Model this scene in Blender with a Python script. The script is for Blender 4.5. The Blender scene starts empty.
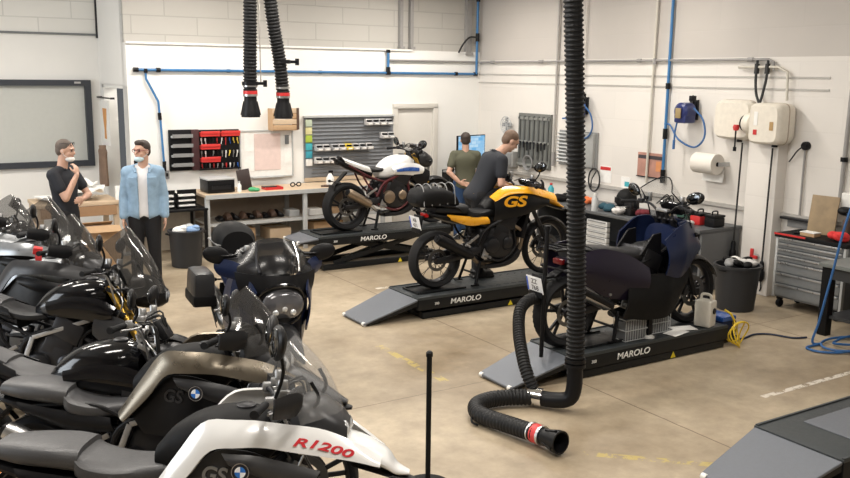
import bpy, bmesh, math, random
from mathutils import Vector, Matrix, Euler
random.seed(7)
PI = math.pi
def R(d): return d*PI/180.0
scene = bpy.context.scene
COL = scene.collection

# ------------------------------------------------------------------ materials
MATS = {}
def mat(name, col, rough=0.5, metal=0.0, var=0.06, scale=18.0, bump=0.0, spec=0.5, coat=0.0, trans=0.0, emit=None, estr=0.0, alpha=1.0, rvar=0.12):
    if name in MATS: return MATS[name]
    m = bpy.data.materials.new(name); m.use_nodes = True
    nt = m.node_tree; N = nt.nodes; L = nt.links
    b = N['Principled BSDF']
    b.inputs['Base Color'].default_value = (*col, 1)
    b.inputs['Roughness'].default_value = rough
    b.inputs['Metallic'].default_value = metal
    b.inputs['Specular IOR Level'].default_value = spec
    b.inputs['Coat Weight'].default_value = coat
    b.inputs['Coat Roughness'].default_value = 0.08
    b.inputs['Transmission Weight'].default_value = trans
    b.inputs['Alpha'].default_value = alpha
    tc = N.new('ShaderNodeTexCoord'); nz = N.new('ShaderNodeTexNoise')
    nz.inputs['Scale'].default_value = scale; nz.inputs['Detail'].default_value = 4
    L.new(tc.outputs['Object'], nz.inputs['Vector'])
    if var > 0:
        r = N.new('ShaderNodeMapRange')
        r.inputs['To Min'].default_value = 1-var*2; r.inputs['To Max'].default_value = 1+var*2
        L.new(nz.outputs['Fac'], r.inputs['Value'])
        mx = N.new('ShaderNodeVectorMath'); mx.operation = 'SCALE'
        mx.inputs[0].default_value = col
        L.new(r.outputs['Result'], mx.inputs['Scale']); L.new(mx.outputs['Vector'], b.inputs['Base Color'])
    if rvar > 0:
        r2 = N.new('ShaderNodeMapRange')
        r2.inputs['To Min'].default_value = max(0.02, rough-rvar); r2.inputs['To Max'].default_value = min(1, rough+rvar)
        L.new(nz.outputs['Fac'], r2.inputs['Value']); L.new(r2.outputs['Result'], b.inputs['Roughness'])
    if bump > 0:
        bp = N.new('ShaderNodeBump'); bp.inputs['Strength'].default_value = bump; bp.inputs['Distance'].default_value = 0.01
        n2 = N.new('ShaderNodeTexNoise'); n2.inputs['Scale'].default_value = scale*6
        L.new(tc.outputs['Object'], n2.inputs['Vector']); L.new(n2.outputs['Fac'], bp.inputs['Height'])
        L.new(bp.outputs['Normal'], b.inputs['Normal'])
    if emit:
        b.inputs['Emission Color'].default_value = (*emit, 1); b.inputs['Emission Strength'].default_value = estr
    MATS[name] = m
    return m

# ------------------------------------------------------------------ mesh builder
def catmull(pts, per=6):
    P = [Vector(p) for p in pts]
    if len(P) < 3: return P
    out = []
    for i in range(len(P)-1):
        p0 = P[i-1] if i > 0 else P[i]*2-P[i+1]
        p1, p2 = P[i], P[i+1]
        p3 = P[i+2] if i+2 < len(P) else P[i+1]*2-P[i]
        for k in range(per):
            t = k/per
            out.append(0.5*((2*p1)+(p2-p0)*t+(2*p0-5*p1+4*p2-p3)*t*t+(3*p1-p0-3*p2+p3)*t*t*t))
    out.append(P[-1])
    return out
def lerp(a, b, t): return a+(b-a)*t
def resample(pts, n):
    P = [Vector(p) for p in pts]
    d = [0]
    for i in range(1, len(P)): d.append(d[-1]+(P[i]-P[i-1]).length)
    out = []; j = 0
    for k in range(n):
        s = d[-1]*k/(n-1)
        while j < len(P)-2 and d[j+1] < s: j += 1
        t = (s-d[j])/max(1e-9, d[j+1]-d[j])
        out.append(P[j].lerp(P[j+1], min(1, max(0, t))))
    return out

class MB:
    def __init__(s): s.v = []; s.f = []; s.mi = []; s.M = Matrix.Identity(4)
    def add(s, vs, fs, mi=0):
        o = len(s.v); M = s.M
        s.v += [tuple(M @ Vector(p)) for p in vs]
        s.f += [[i+o for i in f] for f in fs]; s.mi += [mi]*len(fs)
        return s
    def box(s, c, size, rot=None, bev=0.0, mi=0, taper=1.0):
        bm = bmesh.new(); bmesh.ops.create_cube(bm, size=1)
        for v in bm.verts:
            k = taper if v.co.z > 0 else 1
            v.co = Vector((v.co.x*size[0]*k, v.co.y*size[1]*k, v.co.z*size[2]))
        if bev > 0:
            bmesh.ops.bevel(bm, geom=bm.edges[:], offset=min(bev, min(size)*0.45), segments=2, affect='EDGES', profile=0.6)
        Mr = Matrix.Translation(c) @ (Euler(rot).to_matrix().to_4x4() if rot else Matrix.Identity(4))
        bm.verts.index_update()
        vs = [Mr @ v.co for v in bm.verts]; fs = [[v.index for v in f.verts] for f in bm.faces]
        bm.free()
        return s.add(vs, fs, mi)
    def bar(s, p0, p1, w, h, mi=0, bev=0.0, up=(0, 0, 1)):
        p0 = Vector(p0); p1 = Vector(p1); d = p1-p0; l = d.length; d.normalize()
        u = Vector(up)
        if abs(d.dot(u)) > 0.98: u = Vector((1, 0, 0))
        y = u.cross(d).normalized(); z = d.cross(y)
        old = s.M
        Mt = Matrix((d, y, z)).transposed().to_4x4(); Mt.translation = (p0+p1)/2
        s.M = old @ Mt; s.box((0, 0, 0), (l, w, h), bev=bev, mi=mi); s.M = old
        return s
    def tube(s, pts, r, n=8, per=5, smooth=True, mi=0, cap=True, closed=False):
        P = catmull(pts, per) if smooth and len(pts) > 2 else [Vector(p) for p in pts]
        m = len(P); T = []
        for i in range(m):
            a = P[max(0, i-1)]; b = P[min(m-1, i+1)]
            if closed: a = P[(i-1) % m]; b = P[(i+1) % m]
            t = (b-a); T.append(t.normalized() if t.length > 1e-9 else Vector((0, 0, 1)))
        u = Vector((0, 0, 1))
        if abs(T[0].dot(u)) > 0.95: u = Vector((1, 0, 0))
        nrm = (u-T[0]*u.dot(T[0])).normalized()
        vs = []; fs = []
        for i in range(m):
            nrm = (nrm-T[i]*nrm.dot(T[i]))
            nrm = nrm.normalized() if nrm.length > 1e-6 else T[i].orthogonal().normalized()
            bi = T[i].cross(nrm)
            rr = r(i/(m-1)) if callable(r) else (r[min(len(r)-1, int(round(i*(len(r)-1)/(m-1))))] if isinstance(r, (list, tuple)) else r)
            for k in range(n):
                a = 2*PI*k/n
                vs.append(P[i]+(nrm*math.cos(a)+bi*math.sin(a))*rr)
        rng = m if closed else m-1
        for i in range(rng):
            j = (i+1) % m
            for k in range(n):
                fs.append([i*n+k, i*n+(k+1) % n, j*n+(k+1) % n, j*n+k])
        if cap and not closed:
            fs.append(list(range(n))[::-1]); fs.append([(m-1)*n+k for k in range(n)])
        return s.add(vs, fs, mi)
    def cyl(s, p0, p1, r0, r1=None, n=16, mi=0):
        r1 = r0 if r1 is None else r1
        return s.tube([p0, p1], lambda t: lerp(r0, r1, t), n=n, smooth=False, mi=mi)
    def lathe(s, prof, n=24, c=(0, 0, 0), axis='Z', mi=0, wob=None):
        # prof: (radius, height); open or closing on the axis
        vs = []; fs = []; m = len(prof)
        for i, (r, h) in enumerate(prof):
            for k in range(n):
                a = 2*PI*k/n; rr = r
                if wob: rr = r+wob(i, k)
                x, y = rr*math.cos(a), rr*math.sin(a)
                p = (x, y, h) if axis == 'Z' else ((x, h, y) if axis == 'Y' else (h, x, y))
                vs.append((p[0]+c[0], p[1]+c[1], p[2]+c[2]))
        for i in range(m-1):
            for k in range(n):
                q = [i*n+k, i*n+(k+1) % n, (i+1)*n+(k+1) % n, (i+1)*n+k]
                if axis == 'Y': q = q[::-1]
                fs.append(q)
        if prof[0][0] > 1e-6 and prof[0] != prof[-1]:
            fs.append(list(range(n))[::-1] if axis != 'Y' else list(range(n)))
        if prof[-1][0] > 1e-6 and prof[0] != prof[-1]:
            e = [(m-1)*n+k for k in range(n)]
            fs.append(e if axis != 'Y' else e[::-1])
        return s.add(vs, fs, mi)
    def ell(s, c, r, n=16, m=10, mi=0, rot=None):
        vs = []; fs = []
        Mr = Euler(rot).to_matrix() if rot else Matrix.Identity(3)
        for i in range(1, m):
            t = PI*i/m
            for k in range(n):
                a = 2*PI*k/n
                vs.append(Mr @ Vector((r[0]*math.sin(t)*math.cos(a), r[1]*math.sin(t)*math.sin(a), r[2]*math.cos(t)))+Vector(c))
        top = len(vs); vs.append(Mr @ Vector((0, 0, r[2]))+Vector(c)); vs.append(Mr @ Vector((0, 0, -r[2]))+Vector(c))
        for i in range(m-2):
            for k in range(n):
                fs.append([i*n+k, (i+1)*n+k, (i+1)*n+(k+1) % n, i*n+(k+1) % n])
        for k in range(n):
            fs.append([top, k, (k+1) % n]); fs.append([top+1, (m-2)*n+(k+1) % n, (m-2)*n+k])
        return s.add(vs, fs, mi)
    def loft(s, rings, mi=0, cap=True, per=1):
        if per > 1:
            n = len(rings[0]); cols = [catmull([r[k] for r in rings], per) for k in range(n)]
            rings = [[cols[k][i] for k in range(n)] for i in range(len(cols[0]))]
        n = len(rings[0]); m = len(rings); vs = [p for r in rings for p in r]; fs = []
        for i in range(m-1):
            for k in range(n):
                fs.append([i*n+k, i*n+(k+1) % n, (i+1)*n+(k+1) % n, (i+1)*n+k])
        if cap:
            fs.append(list(range(n))[::-1]); fs.append([(m-1)*n+k for k in range(n)])
        return s.add(vs, fs, mi)
    def body(s, secs, n=20, e=2.4, per=4, mi=0, yc=0.0):
        # secs: (x, zbot, ztop, halfwidth[, exponent]) lofted along x
        rings = []
        for q in secs:
            x, zb, zt, hw = q[:4]; ee = q[4] if len(q) > 4 else e
            ring = []
            for k in range(n):
                a = 2*PI*k/n; ca, sa = math.cos(a), math.sin(a)
                ring.append(Vector((x, yc+hw*math.copysign(abs(ca)**(2/ee), ca), (zb+zt)/2+(zt-zb)/2*math.copysign(abs(sa)**(2/ee), sa))))
            rings.append(ring)
        return s.loft(rings, mi=mi, per=per)
    def grid(s, fn, nu, nv, th, mi=0):
        P = [[Vector(fn(i/nu, j/nv)) for j in range(nv+1)] for i in range(nu+1)]
        Q = [[None]*(nv+1) for i in range(nu+1)]
        for i in range(nu+1):
            for j in range(nv+1):
                du = P[min(nu, i+1)][j]-P[max(0, i-1)][j]; dv = P[i][min(nv, j+1)]-P[i][max(0, j-1)]
                nn = du.cross(dv); nn = nn.normalized() if nn.length > 1e-9 else Vector((0, 0, 1))
                Q[i][j] = P[i][j]-nn*th
        W = nv+1; K = (nu+1)*W
        vs = [p for r in P for p in r]+[p for r in Q for p in r]; fs = []
        ix = lambda i, j: i*W+j
        for i in range(nu):
            for j in range(nv):
                fs.append([ix(i, j), ix(i+1, j), ix(i+1, j+1), ix(i, j+1)])
                fs.append([K+ix(i, j), K+ix(i, j+1), K+ix(i+1, j+1), K+ix(i+1, j)])
        for i in range(nu):
            fs.append([ix(i, 0), K+ix(i, 0), K+ix(i+1, 0), ix(i+1, 0)])
            fs.append([ix(i, nv), ix(i+1, nv), K+ix(i+1, nv), K+ix(i, nv)])
        for j in range(nv):
            fs.append([ix(0, j), ix(0, j+1), K+ix(0, j+1), K+ix(0, j)])
            fs.append([ix(nu, j), K+ix(nu, j), K+ix(nu, j+1), ix(nu, j+1)])
        return s.add(vs, fs, mi)
    def strip(s, upper, lower, y0, th, side=-1, bulge=0.02, nu=18, nv=6, mi=0, yslope=0.0, tip=None):
        # curved side panel between two (x, z) curves, standing at y = side*y0(x)
        up = resample(catmull([(p[0], 0, p[1]) for p in upper], 6), nu+1)
        lo = resample(catmull([(p[0], 0, p[1]) for p in lower], 6), nu+1)
        def fn(u, v):
            i = min(nu, int(round(u*nu))); p = up[i].lerp(lo[i], v)
            yy = y0(p.x) if callable(y0) else y0
            yy = yy+bulge*math.sin(PI*min(1, max(0, v)))+yslope*(v-0.5)
            return (p.x, side*yy, p.z)
        if side < 0: return s.grid(lambda u, v: fn(u, v), nu, nv, -th if side > 0 else th, mi)
        return s.grid(lambda u, v: fn(1-u, v), nu, nv, th, mi)
    def prism(s, outline, plane, d0, d1, mi=0):
        # extrude a 2D outline; plane 'XZ' -> along y, 'XY' -> along z, 'YZ' -> along x
        def P(a, b, d): return {'XZ': (a, d, b), 'XY': (a, b, d), 'YZ': (d, a, b)}[plane]
        n = len(outline)
        vs = [P(a, b, d0) for a, b in outline]+[P(a, b, d1) for a, b in outline]
        fs = [list(range(n)), list(range(n, 2*n))[::-1]]
        for k in range(n): fs.append([k, n+k, n+(k+1) % n, (k+1) % n])
        return s.add(vs, fs, mi)
    def build(s, name, mats, parent=None, angle=38, bevel=0.0, fix=True):
        me = bpy.data.meshes.new(name)
        me.from_pydata([tuple(v) for v in s.v], [], s.f); me.update()
        if not isinstance(mats, (list, tuple)): mats = [mats]
        for m in mats: me.materials.append(m)
        me.polygons.foreach_set('material_index', [min(i, len(mats)-1) for i in s.mi])
        if fix:
            bm = bmesh.new(); bm.from_mesh(me)
            bmesh.ops.recalc_face_normals(bm, faces=bm.faces[:]); bm.to_mesh(me); bm.free()
        me.polygons.foreach_set('use_smooth', [True]*len(me.polygons))
        me.set_sharp_from_angle(angle=R(angle))
        o = bpy.data.objects.new(name, me); COL.objects.link(o)
        if parent: o.parent = parent
        if bevel > 0:
            bv = o.modifiers.new('edge', 'BEVEL'); bv.width = bevel; bv.segments = 2; bv.limit_method = 'ANGLE'
        return o

def tag(o, label=None, cat=None, group=None, kind=None):
    if label: o['label'] = label
    if cat: o['category'] = cat
    if group: o['group'] = group
    if kind: o['kind'] = kind
    return o
def thing(name, label, cat, loc=(0, 0, 0), rot=(0, 0, 0), group=None):
    o = bpy.data.objects.new(name, None); COL.objects.link(o); o.empty_display_size = 0.1
    o.location = loc; o.rotation_euler = rot
    return tag(o, label, cat, group)
def struct(o, label=None):
    o['kind'] = 'structure'
    if label: o['label'] = label
    return o
def dup(root, loc, rot=None, label=None, group=None):
    r = root.copy(); COL.objects.link(r); r.location = loc
    if rot: r.rotation_euler = rot
    if label: r['label'] = label
    if group: r['group'] = group
    for ch in list(root.children):
        c = ch.copy(); COL.objects.link(c); c.parent = r
        for g in list(ch.children):
            d = g.copy(); COL.objects.link(d); d.parent = c
    return r
def text(name, body, size, m, parent, loc, rot, ext=0.0015, align='CENTER', shear=0.0, width=1.0, bold=0.0):
    cu = bpy.data.curves.new(name, 'FONT'); cu.body = body; cu.size = size; cu.extrude = ext; cu.align_x = align; cu.align_y = 'CENTER'
    cu.shear = shear; cu.offset = bold
    t = bpy.data.objects.new(name+'_tmp', cu); COL.objects.link(t)
    dg = bpy.context.evaluated_depsgraph_get(); dg.update()
    me = bpy.data.meshes.new_from_object(t.evaluated_get(dg))
    bpy.data.objects.remove(t); bpy.data.curves.remove(cu)
    Mx = Matrix.Translation(loc) @ Euler(rot).to_matrix().to_4x4() @ Matrix.Diagonal((width, 1, 1, 1))
    me.transform(Mx); me.materials.clear(); me.materials.append(m)
    o = bpy.data.objects.new(name, me); COL.objects.link(o)
    if parent: o.parent = parent
    return o
# ------------------------------------------------------------------ common materials
BLACK = mat('black_plastic', (0.006, 0.006, 0.007), 0.42, spec=0.22)
MATTE = mat('matte_black', (0.006, 0.006, 0.0065), 0.6, spec=0.18)
GLOSSK = mat('gloss_black', (0.004, 0.004, 0.005), 0.12, spec=0.42, rvar=0.04)
RUBBER = mat('rubber', (0.010, 0.010, 0.011), 0.75, bump=0.15, spec=0.2)
TYRE = mat('tyre_rubber', (0.012, 0.012, 0.013), 0.75, bump=0.1, spec=0.2)
STEEL = mat('steel', (0.55, 0.55, 0.55), 0.32, 1.0)
ALU = mat('cast_aluminium', (0.42, 0.42, 0.42), 0.42, 0.9)
DARKM = mat('dark_metal', (0.035, 0.035, 0.038), 0.38, 0.7, spec=0.3)
CHROME = mat('chrome', (0.75, 0.75, 0.75), 0.12, 1.0, rvar=0.05)
WHITEP = mat('white_plastic', (0.78, 0.77, 0.74), 0.4)
CREAM = mat('cream_plastic', (0.72, 0.67, 0.58), 0.45)
GREYP = mat('grey_plastic', (0.22, 0.22, 0.22), 0.5)
LIGHTG = mat('light_grey_paint', (0.45, 0.46, 0.46), 0.45)
MIDG = mat('mid_grey_paint', (0.16, 0.17, 0.175), 0.5)
RED = mat('red_plastic', (0.55, 0.03, 0.03), 0.4)
BLUE = mat('blue_pipe_paint', (0.035, 0.16, 0.36), 0.4)
BLUEH = mat('blue_hose_rubber', (0.03, 0.12, 0.32), 0.45)
YELLOW = mat('yellow_rubber', (0.75, 0.52, 0.03), 0.5)
CARD = mat('cardboard', (0.46, 0.30, 0.17), 0.85)
WOOD = mat('pale_wood', (0.55, 0.42, 0.29), 0.6, scale=6)
PAPER = mat('paper', (0.8, 0.79, 0.76), 0.8)
PIPEG = mat('grey_pipe_paint', (0.28, 0.27, 0.26), 0.5)
CABLE = mat('black_cable', (0.012, 0.012, 0.012), 0.55)
GREEN = mat('green_plastic', (0.05, 0.32, 0.13), 0.45)
LCDB = mat('cream_conduit', (0.55, 0.52, 0.45), 0.5)

def floor_mat():
    m = bpy.data.materials.new('worn_concrete_floor'); m.use_nodes = True
    nt = m.node_tree; N = nt.nodes; L = nt.links; b = N['Principled BSDF']
    tc = N.new('ShaderNodeTexCoord')
    def noise(sc, det=6, rough=0.6):
        n = N.new('ShaderNodeTexNoise'); n.inputs['Scale'].default_value = sc; n.inputs['Detail'].default_value = det; n.inputs['Roughness'].default_value = rough
        L.new(tc.outputs['Object'], n.inputs['Vector']); return n
    n1 = noise(0.55, 6, 0.62); n2 = noise(6, 8, 0.7)
    cr = N.new('ShaderNodeValToRGB')
    cr.color_ramp.elements[0].position = 0.30; cr.color_ramp.elements[0].color = (0.225, 0.17, 0.108, 1)
    cr.color_ramp.elements[1].position = 0.68; cr.color_ramp.elements[1].color = (0.50, 0.415, 0.30, 1)
    L.new(n1.outputs['Fac'], cr.inputs['Fac'])
    mr = N.new('ShaderNodeMapRange'); mr.inputs['From Min'].default_value = 0.3; mr.inputs['From Max'].default_value = 0.7
    mr.inputs['To Min'].default_value = 0.8; mr.inputs['To Max'].default_value = 1.12
    L.new(n2.outputs['Fac'], mr.inputs['Value'])
    ml = N.new('ShaderNodeVectorMath'); ml.operation = 'SCALE'
    L.new(cr.outputs['Color'], ml.inputs[0]); L.new(mr.outputs['Result'], ml.inputs['Scale'])
    sx = N.new('ShaderNodeSeparateXYZ'); L.new(tc.outputs['Object'], sx.inputs[0])
    def math2(op, a, bb):
        q = N.new('ShaderNodeMath'); q.operation = op
        for i, v in enumerate((a, bb)):
            if v is None: continue
            if isinstance(v, (int, float)): q.inputs[i].default_value = v
            else: L.new(v, q.inputs[i])
        return q.outputs[0]
    def band(coord, c, w):
        return math2('LESS_THAN', math2('ABSOLUTE', math2('SUBTRACT', coord, c), None), w)
    def within(coord, a, bb):
        return math2('MULTIPLY', math2('GREATER_THAN', coord, a), math2('LESS_THAN', coord, bb))
    X, Y = sx.outputs['X'], sx.outputs['Y']
    wob = math2('MULTIPLY', math2('SUBTRACT', n2.outputs['Fac'], 0.5), 0.02)
    Xw = math2('ADD', X, wob)
    joint = math2('MAXIMUM', band(Xw, 5.07, 0.007), band(math2('ADD', Y, wob), 5.93, 0.005))
    joint = math2('MAXIMUM', joint, math2('MAXIMUM', band(Xw, 8.0, 0.007), band(Xw, 2.1, 0.007)))
    wear = math2('GREATER_THAN', noise(9, 6, 0.75).outputs['Fac'], 0.47)
    wl = math2('MULTIPLY', math2('MULTIPLY', band(Y, 4.45, 0.028), within(X, 6.15, 9.3)), wear)
    # yellow worn line, running aslant near the fourth lift
    yl_c = math2('ADD', Y, math2('MULTIPLY', X, 0.93))
    wear2 = math2('GREATER_THAN', noise(7, 6, 0.75).outputs['Fac'], 0.5)
    yl = math2('MULTIPLY', math2('MULTIPLY', band(yl_c, 8.17, 0.05), within(X, 4.1, 5.0)), wear2)
    yl2 = math2('MULTIPLY', math2('MULTIPLY', band(X, 4.08, 0.04), within(Y, 6.1, 7.3)), wear2)
    wl2 = math2('MULTIPLY', math2('MULTIPLY', band(Y, 9.35, 0.03), within(X, 5.2, 8.2)), wear)
    def mix(fac, a, col):
        q = N.new('ShaderNodeMix'); q.data_type = 'RGBA'; L.new(fac, q.inputs[0]); L.new(a, q.inputs[6]); q.inputs[7].default_value = (*col, 1)
        return q.outputs[2]
    c = mix(math2('MULTIPLY', joint, 0.75), ml.outputs['Vector'], (0.10, 0.065, 0.04))
    c = mix(math2('MULTIPLY', math2('MAXIMUM', yl, yl2), 0.4), c, (0.62, 0.48, 0.05))
    c = mix(math2('MULTIPLY', math2('MAXIMUM', wl, wl2), 0.8), c, (0.75, 0.70, 0.62))
    L.new(c, b.inputs['Base Color'])
    rr = N.new('ShaderNodeMapRange'); rr.inputs['To Min'].default_value = 0.33; rr.inputs['To Max'].default_value = 0.62
    L.new(n1.outputs['Fac'], rr.inputs['Value']); L.new(rr.outputs['Result'], b.inputs['Roughness'])
    bp = N.new('ShaderNodeBump'); bp.inputs['Strength'].default_value = 0.12; bp.inputs['Distance'].default_value = 0.01
    L.new(n2.outputs['Fac'], bp.inputs['Height']); L.new(bp.outputs['Normal'], b.inputs['Normal'])
    return m
def block_mat(name, col, axes, strength=0.25, bw=1.0, bh=0.2, mort=0.9):
    m = bpy.data.materials.new(name); m.use_nodes = True
    nt = m.node_tree; N = nt.nodes; L = nt.links; b = N['Principled BSDF']; b.inputs['Roughness'].default_value = 0.6
    tc = N.new('ShaderNodeTexCoord'); sx = N.new('ShaderNodeSeparateXYZ'); cb = N.new('ShaderNodeCombineXYZ')
    L.new(tc.outputs['Object'], sx.inputs[0])
    L.new(sx.outputs[axes[0]], cb.inputs[0]); L.new(sx.outputs[axes[1]], cb.inputs[1])
    br = N.new('ShaderNodeTexBrick'); L.new(cb.outputs[0], br.inputs['Vector'])
    br.inputs['Scale'].default_value = 1; br.inputs['Brick Width'].default_value = bw; br.inputs['Row Height'].default_value = bh
    br.inputs['Mortar Size'].default_value = 0.012; br.inputs['Mortar Smooth'].default_value = 0.6
    br.inputs['Color1'].default_value = (*col, 1); br.inputs['Color2'].default_value = (*[c*0.965 for c in col], 1)
    br.inputs['Mortar'].default_value = (*[c*mort for c in col], 1)
    nz = N.new('ShaderNodeTexNoise'); nz.inputs['Scale'].default_value = 0.9; nz.inputs['Detail'].default_value = 6
    L.new(tc.outputs['Object'], nz.inputs['Vector'])
    mr = N.new('ShaderNodeMapRange'); mr.inputs['To Min'].default_value = 0.9; mr.inputs['To Max'].default_value = 1.1
    L.new(nz.outputs['Fac'], mr.inputs['Value'])
    ml = N.new('ShaderNodeVectorMath'); ml.operation = 'SCALE'
    L.new(br.outputs['Color'], ml.inputs[0]); L.new(mr.outputs['Result'], ml.inputs['Scale'])
    L.new(ml.outputs['Vector'], b.inputs['Base Color'])
    bp = N.new('ShaderNodeBump'); bp.inputs['Strength'].default_value = strength; bp.inputs['Distance'].default_value = 0.006; bp.invert = True
    L.new(br.outputs['Fac'], bp.inputs['Height']); L.new(bp.outputs['Normal'], b.inputs['Normal'])
    return m
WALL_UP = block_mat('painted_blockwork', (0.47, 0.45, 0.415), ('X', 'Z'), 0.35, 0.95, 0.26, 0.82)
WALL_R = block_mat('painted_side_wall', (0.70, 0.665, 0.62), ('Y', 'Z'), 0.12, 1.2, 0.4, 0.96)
WALL_W = mat('white_plaster', (0.80, 0.79, 0.76), 0.6, var=0.015, scale=2)
CEIL = mat('ceiling_sheet', (0.55, 0.53, 0.5), 0.7)

XR, YB, YREC, XREC, XL, YF, ZC = 9.3, 13.0, 14.7, 3.22, -6.0, -4.0, 6.2
def quad_wall(name, c, size, m, label):
    return struct(MB().box(c, size).build(name, m), label)
quad_wall('floor', ((XL+XR)/2, (YF+YREC)/2, -0.05), (XR-XL+0.4, YREC-YF+0.4, 0.1), floor_mat(), 'worn tan concrete floor with joints and faded lines')
quad_wall('ceiling', ((XL+XR)/2, (YF+YREC)/2, ZC+0.1), (XR-XL+0.4, YREC-YF+0.4, 0.2), CEIL, 'ceiling of the hall')
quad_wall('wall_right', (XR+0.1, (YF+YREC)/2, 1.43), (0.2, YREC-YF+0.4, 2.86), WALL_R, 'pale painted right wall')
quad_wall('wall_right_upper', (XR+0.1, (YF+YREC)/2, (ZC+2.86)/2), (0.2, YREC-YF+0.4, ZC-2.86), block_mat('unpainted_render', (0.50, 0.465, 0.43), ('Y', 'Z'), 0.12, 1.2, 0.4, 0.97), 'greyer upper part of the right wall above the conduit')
# office block front: white plaster to 3 m, blockwork above set a little back, door hole x 7.55..8.45
DX0, DX1, DZ = 7.56, 8.40, 2.06
wb = MB()
wb.box(((XREC+DX0)/2, YB+0.12, 1.5), (DX0-XREC, 0.24, 3.0)).box(((DX1+XR)/2, YB+0.12, 1.5), (XR-DX1, 0.24, 3.0)).box(((DX0+DX1)/2, YB+0.12, (3+DZ)/2), (DX1-DX0, 0.24, 3-DZ))
struct(wb.build('wall_back', WALL_W), 'white plastered back wall with the door')
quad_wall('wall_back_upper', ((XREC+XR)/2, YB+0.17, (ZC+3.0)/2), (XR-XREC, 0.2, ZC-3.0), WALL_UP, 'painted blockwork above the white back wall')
# return wall beside the recess, with an opening
rw = MB(); x0 = XREC+0.1
rw.box((x0, YREC-0.75, 4.3), (0.2, 1.62, ZC-2.4))
rw.box((x0, 13.13, 1.2), (0.2, 0.25, 2.4)).box((x0, 14.62, 1.2), (0.2, 0.3, 2.4)).box((x0, 13.85, 2.38), (0.2, 1.4, 0.05))
struct(rw.build('wall_return', WALL_W), 'white return wall of the recess with an open doorway')
# recess wall with the dark framed glazing
wx0, wx1, wz0, wz1 = -0.6, 3.07, 1.13, 2.46
rc = MB(); yy = YREC+0.1
rc.box(((XL+wx0)/2, yy, ZC/2), (wx0-XL, 0.2, ZC)).box(((wx1+XREC)/2+0.1, yy, ZC/2), (XREC-wx1+0.2, 0.2, ZC))
rc.box(((wx0+wx1)/2, yy, wz0/2), (wx1-wx0, 0.2, wz0)).box(((wx0+wx1)/2, yy, (3.15+wz1)/2), (wx1-wx0, 0.2, 3.15-wz1))
struct(rc.build('wall_recess', WALL_W), 'white wall of the recess at the back left')
quad_wall('wall_recess_upper', ((XL+XREC)/2, YREC+0.09, (ZC+3.15)/2), (XREC-XL, 0.22, ZC-3.15), block_mat('brightened_blockwork', (0.78, 0.77, 0.73), ('X', 'Z'), 0.35, 0.95, 0.26, 0.82), 'painted blockwork above the recess')  # block colour lightened to make up for lamplight missing in the recess
quad_wall('wall_left', (XL-0.1, (YF+YREC)/2, ZC/2), (0.2, YREC-YF+0.4, ZC), WALL_R, 'left wall of the hall')
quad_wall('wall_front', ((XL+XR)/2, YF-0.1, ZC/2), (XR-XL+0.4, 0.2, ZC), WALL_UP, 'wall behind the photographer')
# inner room behind the doorway, shallow
quad_wall('wall_office', (4.9, 14.0, 1.5), (0.1, 1.5, 3.0), WALL_W, 'wall inside the doorway')
# ledge trims
struct(MB().box(((XREC+7.9)/2, YB-0.012, 3.0), (7.9-XREC, 0.05, 0.03)).build('trim_1', WHITEP), 'white ledge along the top of the plastered wall')
struct(MB().box(((XL+XREC)/2, YREC-0.02, 3.15), (XREC-XL, 0.05, 0.03)).build('trim_2', MIDG), 'dark joint above the recess wall')
struct(MB().box((XREC-0.01, YREC-0.03, 4.6), (0.03, 0.04, 3.0)).build('trim_3', DARKM), 'dark vertical joint in the upper corner of the recess')
# window (large dark framed panel)
w1 = struct(bpy.data.objects.new('window_1', None), 'large grey window in a dark frame at the back left'); COL.objects.link(w1)
fr = MB(); d = 0.09
fr.box(((wx0+wx1)/2, YREC-0.02, wz1-d/2), (wx1-wx0, 0.12, d)).box(((wx0+wx1)/2, YREC-0.02, wz0+d/2), (wx1-wx0, 0.12, d))
fr.box((wx1-d/2, YREC-0.02, (wz0+wz1)/2), (d, 0.12, wz1-wz0-2*d)).box((wx0+d/2, YREC-0.02, (wz0+wz1)/2), (d, 0.12, wz1-wz0-2*d))
fr.build('window_frame', mat('dark_frame', (0.03, 0.035, 0.045), 0.5), w1)
MB().box(((wx0+wx1)/2, YREC+0.02, (wz0+wz1)/2), (wx1-wx0-2*d, 0.02, wz1-wz0-2*d)).build('window_pane', mat('blind_grey', (0.52, 0.53, 0.50), 0.35, var=0.02), w1)
fr2 = MB().box((wx1-0.2, YREC-0.09, wz1-0.04), (0.09, 0.03, 0.03)); fr2.build('window_latch', STEEL, w1)
# door
d1 = struct(bpy.data.objects.new('door_1', None), 'plain pale door in the white back wall'); COL.objects.link(d1)
MB().box(((DX0+DX1)/2, YB+0.05, DZ/2), (DX1-DX0-0.1, 0.05, DZ-0.04), bev=0.004).build('door_leaf', mat('door_paint', (0.66, 0.635, 0.59), 0.5, var=0.01), d1)
df = MB()
df.box((DX0+0.02, YB-0.005, DZ/2), (0.09, 0.06, DZ), bev=0.005).box((DX1-0.02, YB-0.005, DZ/2), (0.09, 0.06, DZ), bev=0.005).box(((DX0+DX1)/2, YB-0.005, DZ+0.02), (DX1-DX0+0.05, 0.06, 0.08), bev=0.005)
df.build('door_frame', mat('frame_paint', (0.6, 0.57, 0.52), 0.5, var=0.01), d1)
MB().box((DX1-0.13, YB+0.02, 1.02), (0.04, 0.012, 0.16), bev=0.004).tube([(DX1-0.13, YB+0.02, 1.04), (DX1-0.13, YB-0.03, 1.04), (DX1-0.25, YB-0.03, 1.04)], 0.01, smooth=False).build('door_handle', STEEL, d1)
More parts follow.
